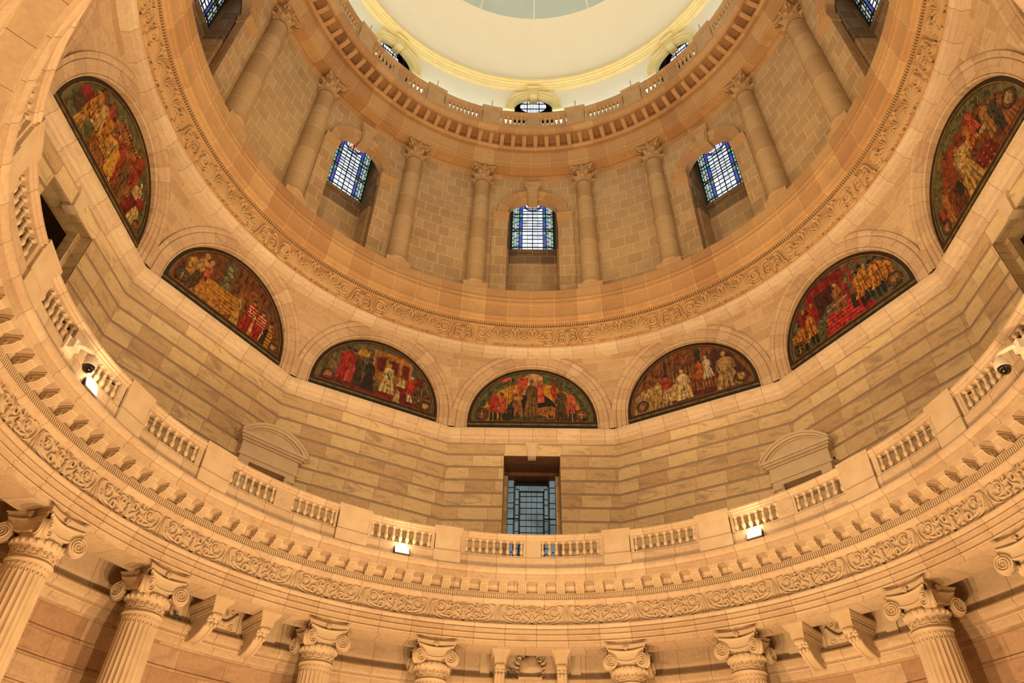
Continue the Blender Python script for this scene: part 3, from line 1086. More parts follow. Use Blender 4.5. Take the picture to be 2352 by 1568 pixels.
am = MB()
ap = [(R_IN, DM + 0.12), (R_IN, DM - 0.0), (R_IN + 0.02, DM - 0.03), (R_IN + 0.05, DM - 0.03), (R_IN + 0.055, DM - 0.0), (R_IN + 0.065, DM - 0.0), (R_IN + 0.07, DM - 0.045), (R_IN + 0.20, DM - 0.045), (R_IN + 0.21, DM - 0.08), (R_IN + 0.355, DM - 0.08), (R_IN + 0.36, DM - 0.05), (R_IN + 0.37, DM - 0.05), (R_IN + 0.39, DM - 0.11), (R_IN + 0.43, DM - 0.13), (R_IN + 0.44, DM - 0.145), (R_OUT, DM - 0.145), (R_OUT + 0.005, DM + 0.35)]
arch_strip(am, ap, None, ZC, 14.48, M['vouss'], lean=0.15, base_y=DM + 0.01)
am_me = am.mesh('archivolt', 25)
n_tr = 5
for k in range(12):
    az = k * 30
    o = bpy.data.objects.new('trim_%d' % n_tr, am_me)
    n_tr += 1
    COL.objects.link(o)
    o.rotation_euler = (0, 0, -az * D2R)
    struct(o)

# spandrels between the arches and the round cornice
sp = MB()
RT, ZT = 9.62, 17.30
for k in range(12):
    az = k * 30
    cols = []
    N = 40
    for i in range(N + 1):
        ph = -15 + 30 * i / N
        # foot of the surface: extrados of the arch
        u = math.tan(ph * D2R) * DM
        au = min(abs(u), R_OUT)
        za = ZC + math.sqrt(max(0, (R_OUT - 0.04) ** 2 - au * au)) if au < R_OUT - 0.04 else 14.42
        ra = (DM + 0.10) / math.cos(ph * D2R)
        row, ur = [], []
        zt = max(ZT, za + 0.01)
        for j in range(25):
            t = j / 24
            zz = za + (zt - za) * t
            Rl = 10.36 + (9.84 - 10.36) * max(0.0, min(1.0, (zz - ZC) / (ZT - ZC)))
            row.append(P3(Rl, az + ph, zz))
            ur.append(((az + ph) * D2R * 9.8 + 50, zz))
        cols.append((row, ur))
    sp.grid([c[0] for c in cols], M['spandrel'], [c[1] for c in cols])
struct(sp.build('wall_spandrels', smooth=60))

# ---------------------------------------------------------------- round cornice with carved frieze
rc = MB()
rc.ring([(9.95, 17.20), (9.66, 17.25), (9.66, 17.29), (9.64, 17.30), (9.62, 17.36), (9.60, 17.40), (9.60, 17.42), (9.56, 17.45), (9.54, 17.50), (9.53, 17.54), (9.55, 17.56)], M['marble_ring'], step=1.0)
rc.ring([(9.55, 17.56), (9.46, 18.26), (9.40, 18.27), (9.385, 18.31), (9.385, 18.34)], M['sand_ring'], step=1.0)
rc.ring([(9.385, 18.34), (9.47, 18.345), (9.47, 18.44), (9.32, 18.50), (9.29, 18.54), (9.25, 18.55), (9.25, 18.57), (9.22, 18.60), (9.20, 18.64), (9.20, 18.70), (9.215, 18.72), (9.215, 19.13), (9.20, 19.16), (9.20, 19.20), (9.17, 19.24), (9.15, 19.30), (9.16, 19.36), (9.19, 19.39), (9.19, 19.43), (9.165, 19.46), (9.16, 19.53), (9.17, 19.57), (9.20, 19.60), (9.20, 19.62), (9.185, 19.63), (9.185, 19.96), (9.20, 19.98), (9.95, 19.98)], M['sand_ring'], step=1.0, uoff=0.35)
for k in range(-250, 251):
    a = k * 0.47
    ca, sa = math.cos(a * D2R), math.sin(a * D2R)
    rc.T = lambda x, y, z, ca=ca, sa=sa: (x * ca + y * sa, -x * sa + y * ca, z)
    rc.box(-0.021, 0.021, 9.345, 9.47, 18.365, 18.475, M['sand_plain'])
rc.T = None
rcor = struct(rc.build('trim_17'))
# carved leaf frieze: three palmettes then a scroll group
uf = MB()


def fnu(u, v, h):
    t = (v + 0.35) / 0.7
    R = 9.55 - 0.09 * t - h * 1.4
    return (R * math.sin(u / 9.5), R * math.cos(u / 9.5), 17.56 + 0.7 * t)


ms = M['sand_plain']
pk = 3.75 * D2R * 9.5
for c in (-1, 0, 1):
    u0 = c * pk
    palmette(uf, u0, -0.24, 0.56, 0.54, 0.055, fnu, ms, 11, 1.15)
    for s in (-1, 1):
        stroke(uf, bez((u0 + s * 0.03, -0.24), (u0 + s * 0.1, -0.05), (u0 + s * 0.16, 0.2), (u0 + s * 0.27, 0.25)), 0.034, 0.06, fnu, ms)
        stroke(uf, bez((u0 + s * 0.03, -0.26), (u0 + s * 0.14, -0.16), (u0 + s * 0.2, -0.02), (u0 + s * 0.28, 0.0)), 0.034, 0.055, fnu, ms)
        stroke(uf, bez((u0 + s * 0.03, -0.28), (u0 + s * 0.12, -0.27), (u0 + s * 0.2, -0.16), (u0 + s * 0.28, -0.17)), 0.032, 0.05, fnu, ms)
        stroke(uf, spiral(u0 + s * 0.09, -0.29, 0.05, 0.012, PI / 2, s * 1.1, 12), 0.016, 0.05, fnu, ms)
        stroke(uf, bez((u0, 0.27), (u0 + s * 0.05, 0.33), (u0 + s * 0.1, 0.33), (u0 + s * 0.14, 0.26)), 0.03, 0.08, fnu, ms)
    stroke(uf, [(u0, -0.28), (u0, -0.1), (u0, 0.25)], 0.05, 0.05, fnu, ms, (0.6, 0.8, 1.2))
uf_me = uf.mesh('palmette_panel', 45)
us = MB()
for s in (-1, 1):
    g = lambda pts, s=s: [(s * x, y) for x, y in pts]
    stroke(us, g(bez((0.12, 0.3), (0.42, 0.38), (0.30, -0.2), (0.48, -0.22))), 0.045, 0.06, fnu, ms, (0.6, 1, 0.8))
    stroke(us, g(spiral(0.20, -0.10, 0.155, 0.02, 0.2, -1.6, 28)), 0.036, 0.065, fnu, ms, (0.7, 1, 0.8))
    stroke(us, g(spiral(0.68, 0.04, 0.20, 0.03, 2.0, -1.5, 28)), 0.045, 0.065, fnu, ms, (0.6, 1, 0.8))
    flower(us, s * 0.68, 0.04, 0.09, 0.06, fnu, ms)
    stroke(us, g(bez((0.50, -0.25), (0.62, -0.33), (0.78, -0.25), (0.86, -0.30))), 0.045, 0.05, fnu, ms)
    stroke(us, g(bez((0.5, 0.2), (0.62, 0.33), (0.8, 0.3), (0.88, 0.18))), 0.045, 0.05, fnu, ms)
    stroke(us, g(bez((0.24, 0.02), (0.28, 0.12), (0.22, 0.2), (0.13, 0.16))), 0.04, 0.055, fnu, ms)
    stroke(us, g(bez((0.55, -0.14), (0.62, -0.24), (0.74, -0.2), (0.8, -0.12))), 0.04, 0.05, fnu, ms)
    stroke(us, g(bez((0.02, -0.28), (0.05, -0.05), (0.06, 0.1), (0.16, 0.18))), 0.04, 0.05, fnu, ms)
    for kx in range(4):
        stroke(us, g([(0.52 + kx * 0.1, -0.30), (0.55 + kx * 0.1, -0.24), (0.56 + kx * 0.1, -0.18)]), 0.028, 0.04, fnu, ms, (0.4, 1, 0.3))
stroke(us, [(0, 0.16), (0, -0.05), (0, -0.3)], 0.055, 0.05, fnu, ms, (1.2, 0.7, 0.7))
palmette(us, 0, 0.1, 0.16, 0.2, 0.06, fnu, ms, 7, 1.2)
us_me = us.mesh('scroll_panel', 45)
for k in range(-5, 6):
    child('palmette_panel', uf_me, rcor, az=-3.75 + 22.5 * k)
    child('scroll_panel', us_me, rcor, az=7.5 + 22.5 * k)

# =====================================================================  DRUM
RD = 9.75
WZ0, WZS, WR = 19.98, 24.92, 1.07
ZDT = 27.5
dw = MB()


def open_top(u):
    return WZS + math.sqrt(max(0.0, WR * WR - u * u))


for k in range(8):
    az0 = 45 * k
    aw = math.asin(WR / RD) / D2R
    # plain stretches
    n = 10
    for (b0, b1) in ((-22.5, -aw), (aw, 22.5)):
        P, UV = [], []
        for i in range(n + 1):
            a = (az0 + b0 + (b1 - b0) * i / n)
            P.append([P3(RD, a, WZ0), P3(RD, a, ZDT)])
            UV.append([(a * D2R * RD + 80, WZ0), (a * D2R * RD + 80, ZDT)])
        dw.grid(P, M['sand'], UV)
    P, UV = [], []
    n = 28
    for i in range(n + 1):
        t = PI - PI * i / n
        u = WR * math.cos(t)
        a = math.asin(u / RD) / D2R + az0
        zo = WZS + WR * math.sin(t)
        P.append([P3(RD, a, zo), P3(RD, a, ZDT)])
        UV.append([(a * D2R * RD + 80, zo), (a * D2R * RD + 80, ZDT)])
    dw.grid(P, M['sand'], UV)
struct(dw.build('wall_drum'))

# window niches with archivolt, imposts, sill wall
nz = MB()
NT = 0.30      # thickness of front arch ring
GL = 10.70
nz.T = lambda x, y, z: (y * math.sin(x / RD), y * math.cos(x / RD), z)
# intrados + jambs of the front ring
arch_strip(nz, [(WR, RD - 0.02), (WR, RD + NT)], None, WZS, WZ0, M['sand_ring'], 28)
# archivolt moulding
arch_strip(nz, [(WR, RD - 0.02), (WR + 0.02, RD - 0.06), (WR + 0.10, RD - 0.06), (WR + 0.11, RD - 0.08), (WR + 0.30, RD - 0.08), (WR + 0.31, RD - 0.10), (WR + 0.38, RD - 0.12), (WR + 0.46, RD - 0.13), (WR + 0.47, RD + 0.08)], None, WZS, WZS - 0.02, M['sand_ring'], 32)
# inner chamber
nz.T = None
DH = 1.00
for s in (-1, 1):
    x0, x1 = sorted((s * DH, s * (DH + 0.3)))
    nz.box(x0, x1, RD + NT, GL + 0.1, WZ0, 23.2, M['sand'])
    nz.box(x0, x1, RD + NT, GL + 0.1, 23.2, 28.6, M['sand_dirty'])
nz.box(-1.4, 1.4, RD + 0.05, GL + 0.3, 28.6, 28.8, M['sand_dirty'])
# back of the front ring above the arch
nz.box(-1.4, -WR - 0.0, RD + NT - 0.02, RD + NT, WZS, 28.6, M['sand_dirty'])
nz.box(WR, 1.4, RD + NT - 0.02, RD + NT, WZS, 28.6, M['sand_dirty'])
# sill wall and surround of the glass
nz.box(-DH - 0.1, DH + 0.1, GL + 0.0, GL + 0.25, WZ0, 23.0, M['sand'])
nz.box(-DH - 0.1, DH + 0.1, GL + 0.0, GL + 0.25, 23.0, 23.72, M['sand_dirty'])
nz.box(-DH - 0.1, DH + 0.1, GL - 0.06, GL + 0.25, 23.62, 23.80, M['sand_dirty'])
# imposts
nz.T = lambda x, y, z: (y * math.sin(x / RD), y * math.cos(x / RD), z)
for s in (-1, 1):
    x0, x1 = sorted((s * (WR - 0.04), s * (WR + 0.62)))
    for (z0, z1, p) in ((WZS - 0.42, WZS - 0.30, 0.05), (WZS - 0.30, WZS - 0.20, 0.07), (WZS - 0.20, WZS - 0.10, 0.11), (WZS - 0.10, WZS, 0.14)):
        nz.box(x0 - (p if s > 0 else 0) * 0.2, x1 + (p if s < 0 else 0) * 0.2, RD - p, RD + NT + (0.02 if z1 == WZS else 0), z0, z1, M['sand_ring'])
    nz.box(x0 + (0.02 if s > 0 else 0), x1 - (0.02 if s < 0 else 0), RD - 0.035, RD + 0.1, WZ0, WZS - 0.42, M['sand'])
    nz.box(x0, x1, RD - 0.09, RD + 0.1, WZ0, WZ0 + 0.22, M['sand_ring'])
nz.T = None
nz_me = nz.mesh('niche', 30)
kb = MB()
kb.extrude([(-0.20, 25.82), (0.20, 25.82), (0.29, 26.72), (-0.29, 26.72)], lambda u, v, d: (u, d, v), RD - 0.20, RD + NT, M['sand_plain'])
kb.extrude([(-0.15, 25.95), (0.15, 25.95), (0.22, 26.62), (-0.22, 26.62)], lambda u, v, d: (u, d, v), RD - 0.24, RD - 0.19, M['sand_plain'])
for (z0, z1, o) in ((26.72, 26.80, 0.03), (26.80, 26.92, 0.07)):
    kb.box(-0.29 - o, 0.29 + o, RD - 0.20 - o, RD + 0.05, z0, z1, M['sand_plain'])
kb_me = kb.mesh('keystone', 20)

# stained glass
def glass_mesh(red_cross):
    g = MB()
    y = GL - 0.02
    Wg = 0.88
    z0, z1 = 23.78, 28.2
    cz, cr = 26.75, 0.43

    def rect(x0, x1, a, b, mt, yy=y):
        g.add([(x0, yy, a), (x1, yy, a), (x1, yy, b), (x0, yy, b)], [(0, 1, 2, 3)], mt)
    rect(-0.44, 0.44, z0, z1, M['g_white'])
    for s in (-1, 1):
        def rs(a, b, c, d, mt, yy=y):
            rect(min(s * a, s * b), max(s * a, s * b), c, d, mt, yy)
        rs(0.45, 0.565, z0, z1, M['g_blue'])
        rs(0.60, 0.68, z0, z1, M['g_green'])
        rs(0.68, 0.80, z0, z1, M['g_pink'])
        rs(0.80, Wg, z0, z1, M['g_green'])
        zz = z0 + 0.05
        while zz < z1 - 0.2:
            for (dz, r, mt) in ((0.0, 0.05, M['g_lime']), (0.1, 0.035, M['g_red']), (0.5, 0.04, M['g_red']), (0.93, 0.035, M['g_red']), (1.03, 0.05, M['g_lime'])):
                g.add([(s * 0.51 + r * math.cos(2 * PI * q / 10), y - 0.004, zz + dz + r * 1.1 * math.sin(2 * PI * q / 10)) for q in range(10)], [tuple(range(10))], mt)
            zz += 1.13
    # medallion
    N = 40
    for (r0, r1, mt, yy) in ((cr - 0.085, cr, M['g_blue'], y - 0.005),):
        vs = []
        for q in range(N):
            a = 2 * PI * q / N
            vs += [(r0 * math.cos(a), yy, cz + r0 * math.sin(a)), (r1 * math.cos(a), yy, cz + r1 * math.sin(a))]
        g.add(vs, [(2 * q, 2 * q + 1, (2 * q + 3) % (2 * N), (2 * q + 2) % (2 * N)) for q in range(N)], mt)
    for q in range(12):
        a = 2 * PI * q / 12
        mt = M['g_red'] if q % 2 else M['g_lime']
        c = (cr - 0.042)
        g.add([(c * math.cos(a) + 0.035 * math.cos(2 * PI * j / 8), y - 0.008, cz + c * math.sin(a) + 0.035 * math.sin(2 * PI * j / 8)) for j in range(8)], [tuple(range(8))], mt)
    if red_cross:
        g.add([(-0.17, y - 0.006, cz - 0.2), (0.17, y - 0.006, cz - 0.2), (0.2, y - 0.006, cz + 0.2), (-0.2, y - 0.006, cz + 0.2)], [(0, 1, 2, 3)], M['g_yellow'])
        for s in (-1, 1):
            g.add([(-s * 0.18, y - 0.009, cz - 0.2), (-s * 0.12, y - 0.009, cz - 0.2), (s * 0.18, y - 0.009, cz + 0.2), (s * 0.12, y - 0.009, cz + 0.2)], [(0, 1, 2, 3)], M['g_red'])
    else:
        for q in range(8):
            a = 2 * PI * q / 8
            g.add([(0.04 * math.cos(a + 0.4), y - 0.006, cz + 0.04 * math.sin(a + 0.4)), (0.2 * math.cos(a), y - 0.006, cz + 0.2 * math.sin(a)), (0.04 * math.cos(a - 0.4), y - 0.006, cz + 0.04 * math.sin(a - 0.4))], [(0, 1, 2)], [M['g_red'], M['g_pink'], M['g_lime'], M['g_blue']][q % 4])
    return g.mesh('glass', 0)


def lead_mesh():
    g = MB()
    y0, y1 = GL - 0.06, GL - 0.02
    z0, z1 = 23.78, 28.2

    def vb(x, w, a=z0, b=z1, yy=y0):
        g.box(x - w, x + w, yy, y1, a, b, M['iron'])

    def hb(zc, w, a=-0.9, b=0.9, yy=y0):
        g.box(a, b, yy, y1, zc - w, zc + w, M['iron'])
    for x in (-0.9, 0.9):
        vb(x, 0.025, yy=y0 - 0.02)
    for s in (-1, 1):
        vb(s * 0.445, 0.012)
        vb(s * 0.578, 0.012)
        for x in (0.68, 0.80):
            vb(s * x, 0.006)
        vb(s * 0.22, 0.006)
        zz = z0
        k = 0
        while zz < z1:
            hb(zz, 0.006, min(s * 0.6, s * 0.68), max(s * 0.6, s * 0.68))
            hb(zz + 0.1, 0.006, min(s * 0.80, s * 0.9), max(s * 0.80, s * 0.9))
            if k % 2 == 0:
                hb(zz + 0.2, 0.006, min(s * 0.68, s * 0.80), max(s * 0.68, s * 0.80))
            zz += 0.26
            k += 1
    vb(0, 0.016)
    for zc in (23.945, 24.96, 25.11, 25.86, 26.1, 26.98, 27.2):
        hb(zc, 0.013, yy=y0)
    for zc in (24.2, 24.45, 24.7, 25.3, 25.48, 25.66, 26.3, 26.5):
        hb(zc, 0.006, -0.44, 0.44)
    for r in (0.43, 0.345, 0.2):
        P = []
        for q in range(41):
            a = 2 * PI * q / 40
            w = 0.014 if r > 0.3 else 0.008
            P.append([((r - w) * math.cos(a), y0 + 0.012, 26.75 + (r - w) * math.sin(a)), ((r + w) * math.cos(a), y0 + 0.012, 26.75 + (r + w) * math.sin(a))])
        g.grid(P, M['iron'])
    return g.mesh('lead_bars', 0)


gm0, gm1, lm = glass_mesh(False), glass_mesh(True), lead_mesh()
wn = 1
for k in (0, -45, 45, -90, 90):
    wobj = bpy.data.objects.new('window_%d' % wn, nz_me)
    wn += 1
    COL.objects.link(wobj)
    wobj.rotation_euler = (0, 0, -k * D2R)
    struct(wobj)
    child('stained_glass', gm1 if k == -45 else gm0, wobj)
    child('lead_bars', lm, wobj)
    child('keystone', kb_me, wobj)

# drum columns
def corinth_column():
    root = empty('corinthian_column')
    b = MB()
    b.box(-0.47, 0.47, -0.41, 0.30, 0.0, 0.26, M['sand_plain'])
    b.lathe([(0.30, 0.26), (0.455, 0.265), (0.47, 0.30), (0.475, 0.35), (0.46, 0.40), (0.41, 0.42), (0.41, 0.46), (0.40, 0.49), (0.385, 0.52)], 40, M['sand_plain'])
    b.build('base', root)
    s = MB()
    s.lathe([(0.385, 0.50), (0.37, 0.56), (0.372, 1.8), (0.365, 3.2), (0.35, 4.6), (0.333, 6.0), (0.325, 6.36), (0.34, 6.40), (0.35, 6.44), (0.34, 6.48), (0.325, 6.50)], 40, M['sand_col'])
    s.build('shaft', root, smooth=40)
    c = MB()
    c.lathe([(0.32, 6.48), (0.325, 6.7), (0.34, 7.0), (0.38, 7.22), (0.42, 7.30)], 32, M['sand_plain'])
    cap = c.build('capital', root)
    lv = MB()
    for (n, z0, hh, off, out) in ((8, 6.50, 0.36, 0.0, 0.10), (8, 6.50, 0.62, 0.5, 0.15)):
        for q in range(n):
            a = 2 * PI * (q + off) / n
            P = []
            for i in range(9):
                t = i / 8
                r = 0.335 + 0.03 * t + out * max(0, t - 0.62) ** 1.3 * 5
                zz = z0 + hh * (t if t < 0.82 else 0.82 + (t - 0.82) * 0.2 - (t - 0.82) ** 2 * 4)
                wv = 0.125 * (0.75 + 0.5 * math.sin(PI * min(1, t * 1.05)) - 0.35 * t) * (1 + 0.18 * math.sin(i * 2.6))
                row = []
                for (x, d) in ((-1, -0.015), (-0.55, 0.028), (-0.28, 0.005), (0, 0.035), (0.28, 0.005), (0.55, 0.028), (1, -0.015)):
                    aa = a + x * wv / r
                    row.append(((r + d) * math.cos(aa), (r + d) * math.sin(aa), zz))
                P.append(row)
            lv.grid(P, M['sand_plain'])
    lv.build('acanthus_leaves', cap, smooth=60)
    vo = MB()
    for q in range(4):
        a = PI / 4 + q * PI / 2
        ca, sa = math.cos(a), math.sin(a)
        for s_ in (-1, 1):
            F = lambda u, v, h, ca=ca, sa=sa, s_=s_: ((0.30 + u) * ca - s_ * (0.04 + h) * sa, (0.30 + u) * sa + s_ * (0.04 + h) * ca, 6.95 + v)
            pts = bez((0.02, 0.0), (0.06, 0.2), (0.14, 0.3), (0.24, 0.29), 8) + spiral(0.235, 0.205, 0.085, 0.015, PI / 2, -1.5, 18)
            n = len(pts)
            vo.sweep(pts, [0.022] * n, [0.05] * n, F, M['sand_plain'])
    for q in range(4):
        a = q * PI / 2
        ca, sa = math.cos(a), math.sin(a)
        for s_ in (-1, 1):
            F = lambda u, v, h, ca=ca, sa=sa, s_=s_: ((0.40 + h) * ca - s_ * u * sa, (0.40 + h) * sa + s_ * u * ca, 7.1 + v)
            pts = spiral(0.09, 0.1, 0.07, 0.012, -PI / 2, 1.4, 16)
            vo.sweep(pts, [0.018] * len(pts), [0.035] * len(pts), F, M['sand_plain'])
        vo.ellipsoid((0.43 * ca, 0.43 * sa, 7.36), (0.06, 0.06, 0.06), M['sand_plain'], 8, 6)
    vo.build('volutes', cap, smooth=60)
    ab = MB()
    for (z0, z1, rr) in ((7.28, 7.34, 0.0), (7.34, 7.42, 0.03)):
        poly = []
        for q in range(4):
            a0 = q * PI / 2
            for i in range(11):
                t = -1 + 2 * i / 10
                x = (0.44 + rr) * t
                y = -(0.36 + rr + 0.10 * abs(t) ** 2.2)
                poly.append((x * math.cos(a0) - y * math.sin(a0), x * math.sin(a0) + y * math.cos(a0)))
        ab.extrude(poly, lambda u, v, d: (u, v, d), z0, z1, M['sand_plain'])
    ab.build('abacus', cap)
    return root


cc = corinth_column()
RDC = 9.62
dc = [(-76.5, 'round drum column beside the topmost left window, leaning along the top left'), (-58.2, 'round drum column left of the left stained glass window, second from the left'),
      (-31.7, 'round drum column right of the left stained glass window'), (-13.3, 'round drum column left of the centre stained glass window'),
      (13.3, 'round drum column right of the centre stained glass window'), (31.7, 'round drum column left of the right stained glass window'),
      (58.2, 'round drum column right of the right stained glass window'), (76.5, 'round drum column beside the topmost right window, furthest right of the drum')]
for i, (a, lab) in enumerate(dc):
    o = cc if i == 0 else copy_tree(cc)
    o.location = P3(RDC, a, 19.98)
    o.rotation_euler = (0, 0, -a * D2R)
    tag(o, lab, 'column', 'corinthian columns round the drum')

# drum entablature
de = MB()
de.ring([(9.78, 27.28), (9.74, 27.29), (9.74, 27.33), (9.72, 27.35), (9.70, 27.40), (9.70, 27.43), (9.67, 27.46), (9.66, 27.50), (9.66, 27.55)], M['sand_ring'], step=1.5)
de.ring([(9.66, 27.55), (9.20, 27.55), (9.18, 27.57), (9.18, 27.64), (9.165, 27.66), (9.165, 27.74), (9.14, 27.77), (9.12, 27.81), (9.12, 27.84), (9.13, 27.86), (8.97, 28.38)], M['sand_ring'], step=1.5, uoff=0.4)
de.ring([(8.97, 28.38), (8.86, 28.335), (8.86, 28.36), (8.84, 28.40), (8.80, 28.43), (8.78, 28.44), (8.78, 28.46)], M['sand_ring'], step=1.5, uoff=0.2)
de.ring([(8.78, 28.46), (8.76, 28.48), (8.76, 28.70), (8.72, 28.73), (8.33, 28.74)], M['sand_stain_shade'], step=1.5, uoff=0.2)
de.ring([(8.33, 28.74), (8.265, 28.72), (8.255, 28.73), (8.25, 28.82), (8.23, 28.84), (8.21, 28.88), (8.17, 28.92), (8.14, 28.96), (8.13, 29.02), (8.18, 29.04), (9.0, 29.04)], M['sand_ring'], step=1.5, uoff=0.2)
dent = struct(de.build('trim_18'))
dm = MB()
dm.extrude([(8.36, 28.735), (8.36, 28.62), (8.40, 28.585), (8.62, 28.50), (8.74, 28.46), (8.78, 28.46), (8.78, 28.735)], lambda u, v, d: (d, u, v), -0.085, 0.085, M['sand_stain_shade'])  # stain and painted-in shade share this darker tone
dm.box(-0.105, 0.105, 8.345, 8.78, 28.70, 28.738, M['sand_plain'])
dm_me = dm.mesh('modillion', 25)
for k in range(-30, 30):
    child('modillion', dm_me, dent, az=0.65 + k * 3.3333)

# upper balustrade
UZ = 29.04
bal_up = baluster_mesh(0.60, 0.085, M['sand_plain'])


def up_bay(a0, a1, blocks, groups, label):
    am = (a0 + a1) / 2
    RBU = 8.22
    root = empty('balustrade', P3(RBU, am, UZ), am)
    tag(root, label, 'balustrade', 'sandstone balustrade bays under the dome')
    Cc = P3(RBU, am, 0)
    ca, sa = math.cos(am * D2R), math.sin(am * D2R)

    def L(x, y, z):
        dx, dy = x - Cc[0], y - Cc[1]
        return (dx * ca - dy * sa, dx * sa + dy * ca, z - UZ)
    pb = MB()
    pb.T = L
    pb.ring([(8.34, 29.04), (8.14, 29.04), (8.14, 29.27), (8.155, 29.29), (8.155, 29.31), (8.34, 29.31)], M['sand_ring'], a0, a1, 1.0)
    pb.build('plinth', root)
    rl = MB()
    rl.T = L
    rl.ring([(8.33, 29.91), (8.15, 29.91), (8.15, 29.97), (8.13, 30.0), (8.13, 30.08), (8.10, 30.12), (8.10, 30.20), (8.12, 30.24), (8.36, 30.26), (8.36, 29.91)], M['sand_ring'], a0, a1, 1.0)
    rl.build('handrail', root)
    for (b0, b1) in blocks:
        bb = MB()
        bb.T = L
        bb.ring([(8.16, 29.31), (8.16, 29.91)], M['sand_ring'], b0, b1, 0.5)
        bb.ring([(8.32, 29.91), (8.32, 29.31)], M['sand_ring'], b0, b1, 0.5)
        for b in (b0, b1):
            bb.poly([P3(8.16, b, 29.31), P3(8.32, b, 29.31), P3(8.32, b, 29.91), P3(8.16, b, 29.91)], M['sand_plain'])
        bb.build('solid_die', root)
    for (g0, g1, n) in groups:
        for i in range(n):
            a = g0 + (g1 - g0) * i / (n - 1)
            child('baluster', bal_up, root, L(*P3(8.24, a, 29.31)), a - am)


up_bay(-10.3, 10.3, [(-10.3, -9.6), (-2.0, 2.0), (9.6, 10.3)], [(-9.4, -2.3, 6), (2.3, 9.4, 6)], 'sandstone balustrade bay high under the dome, in front of its centre round window')
for s, sd in ((-1, 'left'), (1, 'right')):
    def sg(a, b):
        return (min(s * a, s * b), max(s * a, s * b))
    up_bay(*sg(16.3, 28.7), [sg(16.3, 17.2), sg(27.8, 28.7)], [sg(17.5, 27.5) + (9,)], 'short sandstone balustrade bay high under the dome, first to the %s of the centre window' % sd)
    up_bay(*sg(34.9, 55.4), [sg(34.9, 35.6), sg(43.1, 47.1), sg(54.7, 55.4)], [sg(35.9, 42.8) + (6,), sg(47.4, 54.4) + (6,)], 'sandstone balustrade bay high under the dome, in front of its %s round window' % sd)
    up_bay(*sg(61.4, 73.6), [sg(61.4, 62.2), sg(72.8, 73.6)], [sg(62.5, 72.5) + (9,)], 'short sandstone balustrade bay high under the dome, last bay on the %s' % sd)
upi = []
for s, sd in ((-1, 'left'), (1, 'right')):
    upi += [(s * 13.3, 0.40, 'sandstone pedestal under the dome, first to the %s of the centre round window' % sd),
            (s * 31.8, 0.40, 'sandstone pedestal under the dome, second to the %s of the centre round window' % sd),
            (s * 58.4, 0.40, 'sandstone pedestal under the dome, third to the %s of the centre round window' % sd)]
pedestals(upi, 0.0, UZ, lambda wd: pedestal_mesh(wd, 8.12, 8.42, M['sand_plain'], 0.26, 0.92, 1.08, 1.32, 0.06), 'sandstone pedestals of the upper balustrade')
# thin iron rods on those pedestals
rd = MB()
rd.lathe([(0.014, 0), (0.014, 0.60), (0.003, 0.64)], 6, M['iron'])
rd_me = rd.mesh('iron_rod')
for (a, lab) in ((-13.4, 'thin black rod standing on the first sandstone pedestal left of the centre round window'), (13.5, 'thin black rod standing on the first sandstone pedestal right of the centre round window'),
                 (-31.9, 'thin black rod standing on the second sandstone pedestal left of the centre round window'), (32.0, 'thin black rod standing on the second sandstone pedestal right of the centre round window'),
                 (-58.0, 'thin black rod standing on the third sandstone pedestal left of the centre round window'), (58.0, 'thin black rod standing on the third sandstone pedestal right of the centre round window')):
    o = bpy.data.objects.new('iron_rod', rd_me)
    COL.objects.link(o)
    o.location = P3(8.18, a, UZ + 1.318)
    tag(o, lab, 'rod', 'iron rods on the upper balustrade')

# =====================================================================  DOME
RU = 8.95
LZ, LRI = 31.95, 0.93
LB = 30.6
uw = MB()
for k in range(8):
    az0 = 45 * k
    aw = math.asin(LRI / RU) / D2R
    for (b0, b1, zz) in ((-22.5, -aw, 29.0), (aw, 22.5, 29.0)):
        P = [[P3(RU, az0 + b0 + (b1 - b0) * i / 10, zz), P3(RU, az0 + b0 + (b1 - b0) * i / 10, 33.55)] for i in range(11)]
        uw.grid(P, M['plaster'])
    P, Q = [], []
    for i in range(25):
        t = PI - PI * i / 24
        u = LRI * math.cos(t)
        a = math.asin(u / RU) / D2R + az0
        P.append([P3(RU, a, LZ + LRI * math.sin(t)), P3(RU, a, 33.55)])
        Q.append([P3(RU, a, 29.0), P3(RU, a, LB)])
    uw.grid(P, M['plaster'])
    uw.grid(Q, M['plaster'])
struct(uw.build('wall_upper_drum'))
# cornice under the dome
dk = MB()
dk.ring([(8.97, 33.36), (8.86, 33.37), (8.80, 33.42), (8.78, 33.47), (8.78, 33.50), (8.72, 33.52), (8.70, 33.58), (8.64, 33.61), (8.60, 33.63), (8.60, 33.68), (8.52, 33.70), (8.49, 33.75), (8.48, 33.82), (8.52, 33.84), (8.80, 33.86)], M['plaster_trim'], step=1.5)
struct(dk.build('trim_19'))
